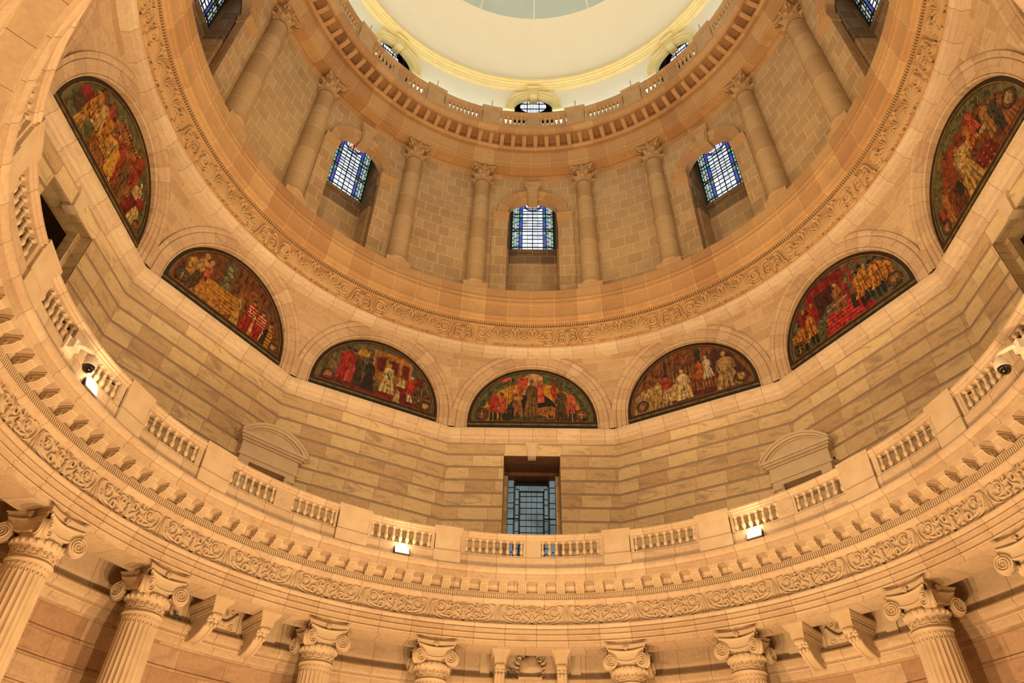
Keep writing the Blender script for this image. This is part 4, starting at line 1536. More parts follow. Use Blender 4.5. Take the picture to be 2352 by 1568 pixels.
# dome shell: cream below, grey-blue cap above with cream ribs
ds = MB()
ZCD, RDM = 32.4, 8.80
lat0 = math.asin((33.80 - ZCD) / RDM)
latg = math.acos(7.18 / RDM)
pr = [(RDM * math.cos(lat0 + (latg - lat0) * i / 16), ZCD + RDM * math.sin(lat0 + (latg - lat0) * i / 16)) for i in range(17)]
ds.ring(pr, M['plaster'], step=3)
pr2 = [(max(0.02, RDM * math.cos(latg + (PI / 2 - latg) * i / 20)), ZCD + RDM * math.sin(latg + (PI / 2 - latg) * i / 20)) for i in range(21)]
ds.ring(pr2, M['dome_grey'], step=3)
dome = struct(ds.build('ceiling_dome', smooth=60))
rb = MB()
for k in range(16):
    a = 22.5 * k + 0.1
    P = []
    for i in range(21):
        la = latg + (PI / 2 - 0.1 - latg) * i / 20
        wv = 0.035
        R1 = RDM - 0.03
        R = R1 * math.cos(la)
        zz = ZCD + R1 * math.sin(la)
        da = wv / max(R, 0.3) / D2R
        P.append([P3(R + 0.04, a - da, zz), P3(R, a - da * 0.8, zz - 0.01), P3(R, a + da * 0.8, zz - 0.01), P3(R + 0.04, a + da, zz)])
    rb.grid(P, M['plaster'])
rb.build('painted_ribs', dome)

# round windows (lunettes) at the foot of the dome
ln = MB()
ln.T = lambda x, y, z: (y * math.sin(x / RU), y * math.cos(x / RU), z)
arch_strip(ln, [(LRI, RU + 0.2), (LRI, RU - 0.03), (LRI + 0.02, RU - 0.09), (LRI + 0.13, RU - 0.09), (LRI + 0.15, RU - 0.12), (LRI + 0.30, RU - 0.12), (LRI + 0.32, RU - 0.15), (LRI + 0.40, RU - 0.17), (LRI + 0.42, RU + 0.05)], None, LZ, LZ - 0.42, M['plaster_trim'], 32)
for s in (-1, 1):
    x0, x1 = sorted((s * (LRI - 0.02), s * (LRI + 0.52)))
    ln.box(x0, x1, RU - 0.2, RU + 0.05, LZ - 0.55, LZ - 0.40, M['plaster_trim'])
    ln.box(x0 + 0.05, x1 - 0.05, RU - 0.14, RU + 0.05, LB, LZ - 0.55, M['plaster_trim'])
ln.extrude([(-0.17, 32.75), (0.17, 32.75), (0.26, 33.5), (-0.26, 33.5)], lambda u, v, d: (u, d, v), RU - 0.26, RU + 0.3, M['plaster_trim'])
ln.box(-0.32, 0.32, RU - 0.33, RU, 33.36, 33.52, M['plaster_trim'])
# chamber behind, its darkness painted in black
ln.T = None
ln.box(-1.7, -1.25, RU + 0.06, RU + 1.3, LB - 0.1, 36.0, M['black_void'])
ln.box(1.25, 1.7, RU + 0.06, RU + 1.3, LB - 0.1, 36.0, M['black_void'])
ln.box(-1.7, 1.7, RU + 0.06, RU + 1.3, 35.6, 36.0, M['black_void'])
ln.box(-1.7, 1.7, RU + 1.3, RU + 1.4, LB - 0.1, 36.0, M['black_void'])
ln.box(-1.3, 1.3, RU + 0.06, RU + 1.3, LB - 0.1, LB, M['black_void'])
ln_me = ln.mesh('lunette', 30)
lg = MB()
yy = RU + 1.05
lg.add([(0.68 * math.cos(2 * PI * q / 36), yy, 33.72 + 0.60 * math.sin(2 * PI * q / 36)) for q in range(36)], [tuple(range(36))], M['g_white'])
lg_me = lg.mesh('round_pane', 0)
lb_ = MB()
for x in (-0.3, 0.3):
    lb_.box(x - 0.022, x + 0.022, yy - 0.05, yy - 0.01, 33.1, 34.35, M['iron'])
for x in (-0.15, 0, 0.15, -0.45, 0.45):
    lb_.box(x - 0.006, x + 0.006, yy - 0.04, yy - 0.01, 33.15, 34.3, M['iron'])
for zz, wv in ((33.5, 0.015), (33.95, 0.015)):
    lb_.box(-0.66, 0.66, yy - 0.05, yy - 0.01, zz - wv, zz + wv, M['iron'])
P = []
for q in range(37):
    a = 2 * PI * q / 36
    P.append([(0.66 * math.cos(a), yy - 0.03, 33.72 + 0.58 * math.sin(a)), (0.95 * math.cos(a), yy - 0.03, 33.72 + 0.9 * math.sin(a))])
lb_.grid(P, M['dark'])
lb_me = lb_.mesh('window_bars', 0)
cu = MB()
for s in (-1, 1):
    P = []
    for i in range(25):
        t = i / 24
        x = s * (1.15 - 0.5 * t)
        yo = RU + 0.75 + 0.05 * math.sin(t * 26)
        P.append([(x, yo, 35.0), (x + s * 0.05 * t, yo, 33.9), (x + s * 0.40 * t, yo, 32.2)])
    cu.grid(P, M['curtain'])
cu_me = cu.mesh('net_curtain', 60)
for k in (0, -45, 45, -90, 90):
    o = bpy.data.objects.new('window_%d' % wn, ln_me)
    wn += 1
    COL.objects.link(o)
    o.rotation_euler = (0, 0, -k * D2R)
    struct(o)
    child('round_pane', lg_me, o)
    child('window_bars', lb_me, o)
    child('net_curtain', cu_me, o)

# =====================================================================  GALLERY DOORWAYS
# centre opening with leaded window; open doorways to left and right
dr = MB()
DD = 11.5
dr.box(-DOOR_HW - 0.25, -DOOR_HW, DW + 0.03, DD, 9.1, 13.55, M['marble'])
dr.box(DOOR_HW, DOOR_HW + 0.25, DW + 0.03, DD, 9.1, 13.55, M['marble'])
dr.box(-DOOR_HW - 0.25, DOOR_HW + 0.25, DW + 0.03, DD, 13.55, 13.7, M['wood'])
for s in (-1, 1):
    x0, x1 = sorted((s * 0.78, s * 0.90))
    dr.box(x0, x1, DD - 0.35, DD, 9.1, 13.45, M['marble'])
dr.box(-0.9, 0.9, DD - 0.35, DD, 13.42, 13.54, M['wood'])
dr.box(-1.2, 1.2, DD + 0.03, DD + 0.06, 9.1, 13.7, M['black_void'])
d0 = dr.build('window_%d' % wn)
wn += 1
struct(d0)
gp_ = MB()
y = DD - 0.02
gp_.add([(-0.79, y, 9.1), (0.79, y, 9.1), (0.79, y, 13.44), (-0.79, y, 13.44)], [(0, 1, 2, 3)], M['g_frost'])
gp_.add([(-0.55, y - 0.01, 13.28), (0.55, y - 0.01, 13.28), (0.55, y - 0.01, 13.44), (-0.55, y - 0.01, 13.44)], [(0, 1, 2, 3)], M['black_void'])
gp_.build('leaded_glass', d0, smooth=0)
lb2 = MB()


def bar(x0, x1, z0, z1):
    lb2.box(x0, x1, y - 0.045, y - 0.005, z0, z1, M['iron'])


for s in (-1, 1):
    for (x, w_) in ((0.79, 0.02), (0.57, 0.018), (0.535, 0.008), (0.40, 0.018), (0.37, 0.008), (0.17, 0.007), (0.66, 0.004)):
        if x != 0.66:
            bar(s * x - w_, s * x + w_, 9.1, 13.44 if x > 0.5 else 13.02)
    zz = 9.3
    k = 0
    while zz < 13.3:
        bar(min(s * 0.57, s * 0.79), max(s * 0.57, s * 0.79), zz - 0.005, zz + 0.005)
        bar(min(s * 0.40, s * 0.53), max(s * 0.40, s * 0.53), zz + 0.12, zz + 0.13)
        zz += 0.19 if k % 2 else 0.36
        k += 1
    for zz in (10.35, 11.3, 12.05):
        bar(min(s * 0.40, s * 0.79), max(s * 0.40, s * 0.79), zz - 0.015, zz + 0.015)
    lb2.add([(s * 0.40, y - 0.03, 13.0), (s * 0.42, y - 0.03, 13.0), (s * 0.56, y - 0.03, 13.24), (s * 0.54, y - 0.03, 13.24)], [(0, 1, 2, 3)], M['iron'])
bar(-0.006, 0.006, 9.1, 13.0)
bar(-0.42, 0.42, 12.98, 13.02)
bar(-0.57, 0.57, 13.22, 13.27)
for k in range(18):
    bar(-0.40, 0.40, 9.3 + k * 0.208 - 0.006, 9.3 + k * 0.208 + 0.006)
for k in range(-4, 5):
    bar(k * 0.1 - 0.005, k * 0.1 + 0.005, 13.02, 13.22)
lb2.build('lead_bars', d0, smooth=0)
# keystone and lintel over the centre opening, copied left and right
kk = MB()
kk.extrude([(-0.13, 13.50), (0.13, 13.50), (0.17, 13.86), (-0.17, 13.86)], lambda u, v, d: (u, d, v), DW - 0.07, DW + 0.22, M['marble_plain'])
kk.extrude([(-0.17, 13.86), (0.17, 13.86), (0.20, 13.92), (0.26, 13.99), (-0.26, 13.99), (-0.20, 13.92)], lambda u, v, d: (u, d, v), DW - 0.08, DW + 0.1, M['marble_plain'])
kk.box(-DOOR_HW, DOOR_HW, DW + 0.002, DW + 0.03, 13.55, 13.62, M['marble_plain'])
kk_me = kk.mesh('keystone', 20)
for az, lab in ((0, 0), (-90, 1), (90, 2)):
    o = bpy.data.objects.new('trim_%d' % (20 + lab), kk_me)
    COL.objects.link(o)
    o.rotation_euler = (0, 0, -az * D2R)
    struct(o)
# side corridors
co = MB()
for s in (-1, 1):
    x0, x1 = sorted((s * DOOR_HW, s * (DOOR_HW + 0.3)))
    co.box(x0, x1, DW + 0.03, DW + 0.6, 9.1, 13.6, M['marble'])
    x0, x1 = sorted((s * 2.6, s * 2.8))
    co.box(x0, x1, DW + 0.6, 15.0, 9.1, 15.0, M['marble_low'])
    x0, x1 = sorted((s * (DOOR_HW + 0.3), s * 2.8))
    co.box(x0, x1, DW + 0.5, DW + 0.6, 9.1, 15.0, M['marble_low'])
    x0, x1 = sorted((s * 0.76, s * DOOR_HW))
    co.box(x0, x1, DW + 0.3, DW + 0.55, 9.1, 13.62, M['marble'])
co.box(-1.2, 1.2, DW + 0.03, DW + 0.6, 13.6, 15.0, M['marble'])
co.box(-2.8, 2.8, 15.0, 15.1, 9.1, 15.0, M['marble_low'])
co.box(-2.8, 2.8, DW + 0.5, 15.1, 15.0, 15.1, M['marble_low'])
co_me = co.mesh('corridor', 0)
for az, nm in ((-90, 'door_1'), (90, 'door_2')):
    o = bpy.data.objects.new(nm, co_me)
    COL.objects.link(o)
    o.rotation_euler = (0, 0, -az * D2R)
    struct(o)


# arched door surrounds on the diagonals
def surround():
    root = empty('door_surround')
    YF = 0.0     # front plane (local y=0), body goes to +0.45
    mt = M['marble_plain']
    a = MB()
    # segmental pediment mouldings
    hwid, rise = 1.03, 0.47
    Rr = (hwid * hwid + rise * rise) / (2 * rise)
    zc = 12.09 + rise - Rr
    th = math.asin(hwid / Rr)
    def seg(prof, n=24):
        P = []
        for i in range(n + 1):
            t = -th + 2 * th * i / n
            P.append([(( Rr + r) * math.sin(t), yy_, zc + (Rr + r) * math.cos(t)) for r, yy_ in prof])
        return P
    a.grid(seg([(0.02, 0.45), (0.0, -0.16), (-0.05, -0.16), (-0.07, -0.12), (-0.12, -0.10), (-0.12, -0.04), (-0.16, -0.03), (-0.16, 0.02)]), mt)
    for t in (-1, 1):
        P = [(Rr + r) for r in (0, 0)]
        pts = [(t * (Rr + r) * math.sin(th), yy_, zc + (Rr + r) * math.cos(th)) for r, yy_ in [(0.02, 0.45), (0.0, -0.16), (-0.05, -0.16), (-0.07, -0.12), (-0.12, -0.10), (-0.12, -0.04), (-0.16, -0.03), (-0.16, 0.45)]]
        a.poly(pts if t > 0 else pts[::-1], mt)
    a.build('arched_pediment', root)
    b = MB()
    poly = [(-0.95, 12.0), (0.95, 12.0)] + [((Rr - 0.15) * math.sin(th * (1 - i / 8) * 0.98), zc + (Rr - 0.15) * math.cos(th * (1 - i / 8) * 0.98)) for i in range(17)]
    poly = [(-0.95, 11.98), (0.95, 11.98)] + [((Rr - 0.14) * math.sin(th - 2 * th * i / 16), zc + (Rr - 0.14) * math.cos(th - 2 * th * i / 16)) for i in range(17)]
    b.extrude(poly, lambda u, v, d: (u, d, v), 0.0, 0.3, M['marble_plain'])
    b.build('tympanum', root)
    c = MB()
    for (z0, z1, p, w_) in ((11.97, 12.05, 0.14, 1.01), (11.90, 11.97, 0.10, 0.97), (11.84, 11.90, 0.05, 0.92), (11.48, 11.84, 0.0, 0.86), (11.42, 11.48, 0.05, 0.90)):
        c.box(-w_, w_, -p, 0.55, z0, z1, mt)
    c.build('cornice', root)
    d = MB()
    for (z0, z1, p) in ((11.30, 11.42, 0.02), ):
        d.box(-0.84, 0.84, -p, 0.55, z0, z1, mt)
    for s in (-1, 1):
        x0, x1 = sorted((s * 0.54, s * 0.80))
        d.box(x0, x1, 0.0, 0.55, 9.23, 11.30, mt)
        x0, x1 = sorted((s * 0.54, s * 0.62))
        d.box(x0, x1, -0.03, 0.2, 9.23, 11.30, mt)
        x0, x1 = sorted((s * 0.56, s * 0.84))
        d.box(x0, x1, -0.05, 0.4, 11.18, 11.30, mt)
    d.build('door_frame', root)
    e = MB()
    e.box(-0.54, 0.54, 0.5, 0.55, 9.23, 11.35, M['wood'])
    e.build('door_leaf', root)
    return root


sr = surround()
for i, (a, lab) in enumerate(((-45.5, 'marble door surround with a curved top on the left of the gallery wall'), (45.3, 'marble door surround with a curved top on the right of the gallery wall'))):
    o = sr if i == 0 else copy_tree(sr)
    o.location = P3(9.98, a, -0.13)
    o.rotation_euler = (0, 0, -a * D2R)
    tag(o, lab, 'door surround', 'curved door surrounds of the gallery')

# =====================================================================  MURALS
class Mural:
    def __init__(self, az, label):
        self.az = az
        self.root = empty('lunette_mural', P3(DM, az, 14.62), az)
        tag(self.root, label, 'mural', 'painted half-round murals above the gallery')
        self.mb = MB()
        self.k = 0.004
        self.shapes = []
        # frame
        fr = MB()
        N = 40
        for (r0, r1, mt, yy) in ((2.16, 2.01, paint(52, 36, 20), 0.012), (2.03, 2.0, paint(150, 108, 44), 0.008)):
            P = []
            for i in range(N + 1):
                a = PI - PI * i / N
                P.append([(r0 * math.cos(a), yy, 0.20 + r0 * math.sin(a)), (r1 * math.cos(a), yy, 0.20 + r1 * math.sin(a))])
            fr.grid(P, mt)
        fr.box(-2.16, 2.16, -0.005, 0.03, 0.06, 0.17, paint(52, 36, 20))
        fr.box(-2.02, 2.02, -0.008, 0.0, 0.165, 0.18, paint(150, 108, 44))
        fr.box(-2.16, -2.01, 0.0, 0.03, 0.1, 0.24, paint(52, 36, 20))
        fr.box(2.01, 2.16, 0.0, 0.03, 0.1, 0.24, paint(52, 36, 20))
        fr.box(-2.16, 2.16, -0.02, 0.03, 0.0, 0.06, paint(120, 100, 60))
        fr.build('mural_frame', self.root)

    def inside(self, x, z):
        r = math.hypot(x, max(0.0, z - 0.2))
        if r > 1.99:
            x, z = x * 1.99 / r, 0.2 + max(0.0, z - 0.2) * 1.99 / r
        return x, max(z, 0.175)

    def poly(self, pts, col):
        self.k += 0.00012
        y = 0.04 - self.k
        # clip by pulling points inside the half round
        q = []
        n = len(pts)
        for i in range(n):
            (x0, z0), (x1, z1) = pts[i], pts[(i + 1) % n]
            m = max(1, int(math.hypot(x1 - x0, z1 - z0) / 0.25))
            for j in range(m):
                q.append(self.inside(x0 + (x1 - x0) * j / m, z0 + (z1 - z0) * j / m))
        self.mb.poly([(x, y, z) for x, z in q], paint(*col))
        self.shapes.append((q, col))

    def rect(self, x0, x1, z0, z1, col):
        self.poly([(x0, z0), (x1, z0), (x1, z1), (x0, z1)], col)

    def ell(self, cx, cz, rx, rz, col, n=14):
        self.poly([(cx + rx * math.cos(2 * PI * i / n), cz + rz * math.sin(2 * PI * i / n)) for i in range(n)], col)

    def background(self, col):
        self.poly([(2.0 * math.cos(PI * i / 30), 0.2 + 2.0 * math.sin(PI * i / 30)) for i in range(31)] + [(-2.0, 0.17), (2.0, 0.17)], col)

    def person(self, x, z, h, robe, top=None, head=(170, 118, 80), hat=None, wide=0.22, arm=None, boots=None, fold=None):
        w_ = h * wide
        top = top or robe
        if boots:
            self.poly([(x - w_ * 0.5, z), (x - w_ * 0.08, z), (x - w_ * 0.05, z + h * 0.34), (x - w_ * 0.5, z + h * 0.34)], boots)
            self.poly([(x + w_ * 0.08, z), (x + w_ * 0.55, z), (x + w_ * 0.5, z + h * 0.34), (x + w_ * 0.05, z + h * 0.34)], boots)
            zb = z + h * 0.27
        else:
            zb = z
        self.poly([(x - w_, zb), (x + w_, zb), (x + w_ * 0.72, z + h * 0.35), (x + w_ * 0.42, z + h * 0.58), (x - w_ * 0.42, z + h * 0.58), (x - w_ * 0.72, z + h * 0.35)], robe)
        fc = fold or tuple(int(c * 0.6) for c in robe)
        for t in (-0.5, 0.0, 0.45):
            self.poly([(x + w_ * t, zb), (x + w_ * (t + 0.16), zb), (x + w_ * t * 0.5, z + h * 0.55)], fc)
        hc = tuple(min(255, int(c * 1.3)) for c in robe)
        self.poly([(x - w_ * 0.8, zb), (x - w_ * 0.68, zb), (x - w_ * 0.36, z + h * 0.5)], hc)
        self.poly([(x - w_ * 0.46, z + h * 0.54), (x + w_ * 0.46, z + h * 0.54), (x + w_ * 0.6, z + h * 0.8), (x + w_ * 0.25, z + h * 0.87), (x - w_ * 0.25, z + h * 0.87), (x - w_ * 0.6, z + h * 0.8)], top)
        ac = tuple(int(c * 0.78) for c in (arm or top))
        for s in (-1, 1):
            self.poly([(x + s * w_ * 0.5, z + h * 0.8), (x + s * w_ * 0.72, z + h * 0.76), (x + s * w_ * 0.8, z + h * 0.52), (x + s * w_ * 0.55, z + h * 0.5)], ac)
        self.ell(x, z + h * 0.93, h * 0.05, h * 0.065, head, 10)
        if hat:
            self.poly([(x - h * 0.055, z + h * 0.945), (x + h * 0.055, z + h * 0.945), (x + h * 0.06, z + h * 1.01), (x, z + h * 1.05), (x - h * 0.06, z + h * 1.01)], hat)

    def crest(self, x, z, r, inner):
        self.ell(x, z, r, r, (66, 48, 28), 20)
        self.ell(x, z, r * 0.78, r * 0.78, (104, 78, 40), 20)
        self.poly([(x - r * 0.5, z + r * 0.5), (x + r * 0.5, z + r * 0.5), (x + r * 0.45, z - r * 0.2), (x, z - r * 0.6), (x - r * 0.45, z - r * 0.2)], inner)
        self.rect(x - r * 0.07, x + r * 0.07, z - r * 0.45, z + r * 0.5, (190, 150, 90))
        self.rect(x - r * 0.45, x + r * 0.45, z + r * 0.05, z + r * 0.18, (190, 150, 90))

    def text(self, s, a_mid, r, size, col, span):
        """letters set along the arch"""
        n = len(s)
        for i, chx in enumerate(s):
            if chx == ' ':
                continue
            a = (a_mid + span * (0.5 - (i + 0.5) / n)) * D2R
            cu_ = bpy.data.curves.new('letter', 'FONT')
            cu_.body = chx
            cu_.size = size
            cu_.align_x = 'CENTER'
            cu_.align_y = 'CENTER'
            to = bpy.data.objects.new('letter', cu_)
            COL.objects.link(to)
            dg = bpy.context.evaluated_depsgraph_get()
            me = to.evaluated_get(dg).to_mesh()
            rot = a - PI / 2
            c_, s_ = math.cos(rot), math.sin(rot)
            vs = []
            for v in me.vertices:
                x, z = v.co.x * c_ - v.co.y * s_, v.co.x * s_ + v.co.y * c_
                vs.append((r * math.cos(a) + x, 0.04 - self.k - 0.003, 0.2 + r * math.sin(a) + z))
            self.mb.add(vs, [tuple(p.vertices) for p in me.polygons], paint(*col))
            to.to_mesh_clear()
            bpy.data.objects.remove(to)
            bpy.data.curves.remove(cu_)

    def done(self):
        rnd = random.Random(int(self.az) + 400)

        def hit(q, x, z):
            c = False
            n = len(q)
            for i in range(n):
                x0, z0 = q[i]
                x1, z1 = q[i - 1]
                if (z0 > z) != (z1 > z) and x < (x1 - x0) * (z - z0) / (z1 - z0) + x0:
                    c = not c
            return c
        shapes = list(self.shapes)
        for _ in range(520):
            x, z = rnd.uniform(-1.9, 1.9), rnd.uniform(0.2, 2.1)
            if math.hypot(x, z - 0.2) > 1.9:
                continue
            col = next((c for q, c in reversed(shapes) if hit(q, x, z)), None)
            if col is None:
                continue
            k = rnd.choice((0.55, 0.7, 0.85, 1.2, 1.4))
            cc_ = tuple(max(8, min(232, int(c * k / 16) * 16)) for c in col)
            a = rnd.gauss(PI / 2, 0.6)
            l, w_ = rnd.uniform(0.03, 0.11), rnd.uniform(0.008, 0.022)
            ca, sa = math.cos(a), math.sin(a)
            self.poly([(x - l * ca, z - l * sa), (x - w_ * sa, z + w_ * ca), (x + l * ca, z + l * sa), (x + w_ * sa, z - w_ * ca)], cc_)
        self.mb.build('painting', self.root, smooth=0)


# centre mural: pale central figure, lion and tiger, soldiers either side
m = Mural(0, 'half-round mural over the leaded window, helmeted figure between soldiers, lion and tiger')
m.background((96, 104, 60))
m.poly([(1.72 * math.cos(PI * i / 24), 0.2 + 1.56 * math.sin(PI * i / 24)) for i in range(25)], (206, 146, 34))
m.poly([(0.95 * math.cos(PI * i / 20), 0.2 + 1.15 * math.sin(PI * i / 20)) for i in range(21)], (28, 20, 14))
m.poly([(-0.9, 0.18), (-0.3, 0.42), (0.0, 0.46), (0.4, 0.42), (1.0, 0.18)], (84, 72, 34))
for (x, col) in ((-0.38, (196, 92, 50)), (-0.22, (214, 168, 112)), (0.0, (224, 190, 140)), (0.2, (206, 110, 66))):
    m.poly([(x - 0.12, 1.25), (x + 0.2, 1.25), (x + 0.16, 2.02), (x - 0.16, 1.95)], col)
m.ell(0.05, 1.95, 0.32, 0.2, (216, 170, 116))
m.poly([(-0.5, 1.2), (-0.2, 1.5), (-0.12, 2.0), (-0.5, 1.95)], (190, 84, 48))
m.poly([(0.16, 0.9), (0.42, 0.95), (0.4, 1.5), (0.2, 1.55)], (206, 96, 60))
m.person(-0.02, 0.42, 1.42, (132, 92, 40), (112, 84, 44), (150, 104, 66), (120, 92, 48), 0.19)
m.ell(-0.5, 0.82, 0.16, 0.26, (140, 92, 40))
m.ell(-0.5, 1.14, 0.19, 0.17, (168, 112, 50))
m.ell(-0.5, 1.12, 0.09, 0.09, (196, 140, 70))
for x in (-0.62, -0.48, -0.4):
    m.rect(x, x + 0.09, 0.36, 0.75, (148, 98, 44))
m.ell(0.55, 0.58, 0.42, 0.2, (176, 112, 44))
for k in range(6):
    m.poly([(0.28 + k * 0.1, 0.68), (0.31 + k * 0.1, 0.7), (0.36 + k * 0.1, 0.45)], (60, 36, 16))
m.ell(0.62, 0.42, 0.19, 0.15, (196, 130, 56))
m.ell(0.62, 0.36, 0.09, 0.06, (110, 60, 30))
m.person(-1.3, 0.2, 1.18, (176, 62, 36), (180, 58, 34), (150, 100, 66), (150, 112, 60), 0.2, boots=(40, 40, 26))
m.person(-1.02, 0.2, 1.08, (190, 84, 60), (196, 90, 66), (120, 76, 46), (96, 60, 34), 0.18, boots=(44, 44, 30))
for x in (-0.86, -0.78, -0.72):
    m.poly([(x, 0.2), (x + 0.025, 0.2), (x + 0.1, 2.0), (x + 0.085, 2.0)], (112, 78, 34))
m.poly([(-1.15, 1.72), (-0.72, 1.8), (-0.72, 1.98), (-1.05, 1.9)], (206, 100, 70))
m.person(0.98, 0.2, 1.35, (82, 62, 34), (90, 66, 34), (104, 70, 42), (96, 60, 34), 0.19)
m.person(1.34, 0.2, 1.2, (196, 92, 66), (204, 100, 74), (120, 76, 46), (150, 70, 40), 0.2, boots=(50, 48, 40))
m.poly([(0.62, 1.3), (0.86, 1.25), (0.78, 1.95), (0.72, 1.95)], (150, 44, 30))
m.poly([(0.66, 1.1), (0.86, 1.1), (0.8, 1.5), (0.68, 1.5)], (176, 70, 44))
for x in (0.75, 0.9, 1.0):
    m.poly([(x, 0.9), (x + 0.02, 0.9), (x - 0.02, 2.05), (x - 0.03, 2.05)], (84, 60, 28))
m.crest(-1.68, 0.44, 0.25, (112, 40, 34))
m.crest(1.66, 0.44, 0.25, (130, 76, 50))
m.text('DOMINION', 148, 1.79, 0.15, (52, 40, 22), 36)
m.text('POWER', 120, 1.79, 0.15, (52, 40, 22), 20)
m.text('LOYALTY', 64, 1.79, 0.15, (52, 40, 22), 30)
m.text('FREEDOM', 33, 1.79, 0.15, (52, 40, 22), 30)
m.done()

# left of centre: a golden coach
m = Mural(-30, 'half-round mural of a lady in pale gown before a gilded red coach')
m.background((104, 96, 62))
m.poly([(-2.0, 0.17), (2.0, 0.17), (1.4, 0.4), (-1.6, 0.5)], (112, 36, 22))
m.rect(-0.25, 1.05, 0.75, 2.0, (150, 96, 36))
for (x0, x1) in ((-0.12, 0.15), (0.3, 0.62), (0.76, 1.0)):
    m.rect(x0, x1, 1.2, 1.72, (110, 26, 18))
m.poly([(-0.25, 1.78), (1.1, 1.7), (1.05, 1.85), (0.4, 2.0), (-0.2, 2.0)], (186, 128, 52))
for x in (-0.27, 0.2, 0.68, 1.04):
    m.rect(x, x + 0.06, 0.9, 1.95, (198, 146, 66))
m.poly([(-0.25, 0.95), (0.2, 0.85), (0.3, 1.05), (-0.25, 1.15)], (170, 116, 44))
m.ell(-1.2, 1.0, 0.62, 0.62, (96, 74, 40), 24)
m.ell(-1.2, 1.0, 0.5, 0.5, (120, 104, 66), 24)
for k in range(5):
    m.poly([(-1.2, 1.0), (-1.2 + 0.6 * math.cos(k * 0.7), 1.0 + 0.6 * math.sin(k * 0.7)), (-1.2 + 0.6 * math.cos(k * 0.7 + 0.08), 1.0 + 0.6 * math.sin(k * 0.7 + 0.08))], (96, 74, 40))
m.person(-1.15, 0.42, 1.28, (176, 36, 24), (186, 44, 28), (150, 104, 70), (60, 34, 20), 0.2)
m.person(-0.92, 0.38, 1.3, (196, 70, 46), (150, 30, 20), (140, 96, 60), (66, 36, 22), 0.15)
m.person(-0.68, 0.36, 1.25, (72, 54, 30), (84, 60, 30), (150, 104, 66), (130, 96, 40), 0.15)
m.poly([(-0.85, 1.55), (-0.45, 1.55), (-0.4, 1.72), (-0.7, 1.95)], (206, 150, 52))
m.person(-0.32, 0.30, 1.22, (48, 34, 22), (54, 36, 22), (156, 108, 72), (96, 34, 24), 0.19)
m.poly([(0.0, 0.2), (0.7, 0.15), (0.55, 0.5), (0.05, 0.45)], (130, 30, 22))
m.person(0.33, 0.42, 1.15, (206, 182, 112), (214, 192, 126), (196, 150, 106), (200, 160, 80), 0.24)
m.poly([(0.22, 1.22), (0.30, 1.22), (0.44, 0.95), (0.36, 0.95)], (70, 84, 90))
m.poly([(0.62, 0.2), (1.02, 0.17), (1.0, 0.9), (0.8, 1.12), (0.68, 0.95)], (118, 26, 22))
m.poly([(0.62, 0.82), (0.95, 0.8), (0.9, 1.12), (0.72, 1.12)], (214, 186, 124))
m.ell(0.8, 1.16, 0.07, 0.08, (170, 120, 76))
m.poly([(0.58, 0.2), (0.82, 0.18), (0.78, 0.6), (0.68, 0.7)], (212, 184, 122))
m.person(1.15, 0.36, 0.98, (190, 44, 28), (196, 52, 30), (170, 122, 84), (214, 200, 170), 0.2, boots=(206, 190, 150))
m.rect(1.28, 1.55, 1.05, 1.4, (118, 28, 20))
m.ell(1.55, 0.62, 0.36, 0.36, (96, 62, 28), 24)
m.ell(1.55, 0.62, 0.29, 0.29, (76, 54, 30), 24)
for k in range(8):
    a = k * PI / 4
    m.poly([(1.55, 0.62), (1.55 + 0.33 * math.cos(a), 0.62 + 0.33 * math.sin(a)), (1.55 + 0.33 * math.cos(a + 0.12), 0.62 + 0.33 * math.sin(a + 0.12))], (176, 126, 60))
m.crest(-1.62, 0.44, 0.22, (190, 96, 60))
m.crest(1.72, 0.38, 0.2, (190, 146, 78))
m.done()

# right of centre: a wedding
m = Mural(30, 'half-round mural of a wedding, bride in white and man in red coat')
m.background((138, 84, 36))
for k in range(9):
    x = -1.5 + k * 0.32
    m.rect(x, x + 0.03, 0.6, 2.1, (92, 58, 26))
m.rect(-0.75, -0.66, 0.6, 2.0, (60, 56, 36))
m.rect(0.32, 0.52, 0.8, 2.1, (58, 56, 38))
m.poly([(0.72, 0.4), (2.0, 0.4), (1.5, 1.5), (0.95, 1.9), (0.75, 1.4)], (84, 46, 26))
for c in (-0.35, 0.1):
    m.poly([(c - 0.2, 1.0), (c + 0.2, 1.0), (c + 0.2, 1.55), (c, 1.8), (c - 0.2, 1.55)], (112, 68, 28))
    for k in (-1, 0, 1):
        m.poly([(c + k * 0.12 - 0.04, 1.0), (c + k * 0.12 + 0.04, 1.0), (c + k * 0.12, 1.6)], (164, 112, 46))
m.poly([(-1.95, 0.17), (2.0, 0.17), (0.9, 0.5), (-1.0, 0.45)], (102, 42, 24))
for (x, h) in ((-1.72, 0.8), (-1.5, 0.95), (-1.28, 1.0), (-1.45, 0.78), (-1.02, 1.05)):
    m.person(x, 0.2, h, (186, 150, 84), (196, 162, 100), (176, 126, 84), (120, 76, 40), 0.25)
m.poly([(-0.95, 0.35), (-0.1, 0.3), (-0.25, 0.85), (-0.5, 0.95)], (208, 176, 112))
m.person(-0.74, 0.2, 1.18, (206, 168, 112), (190, 56, 30), (170, 118, 78), (56, 34, 20), 0.17, boots=(206, 172, 118))
m.person(-0.18, 0.26, 1.12, (214, 186, 124), (222, 198, 142), (190, 144, 100), (214, 190, 130), 0.26)
m.rect(0.2, 0.95, 0.42, 0.85, (118, 64, 30))
for k in range(7):
    m.rect(0.24 + k * 0.1, 0.28 + k * 0.1, 0.44, 0.8, (168, 112, 54))
m.rect(0.18, 0.98, 0.84, 0.9, (150, 48, 26))
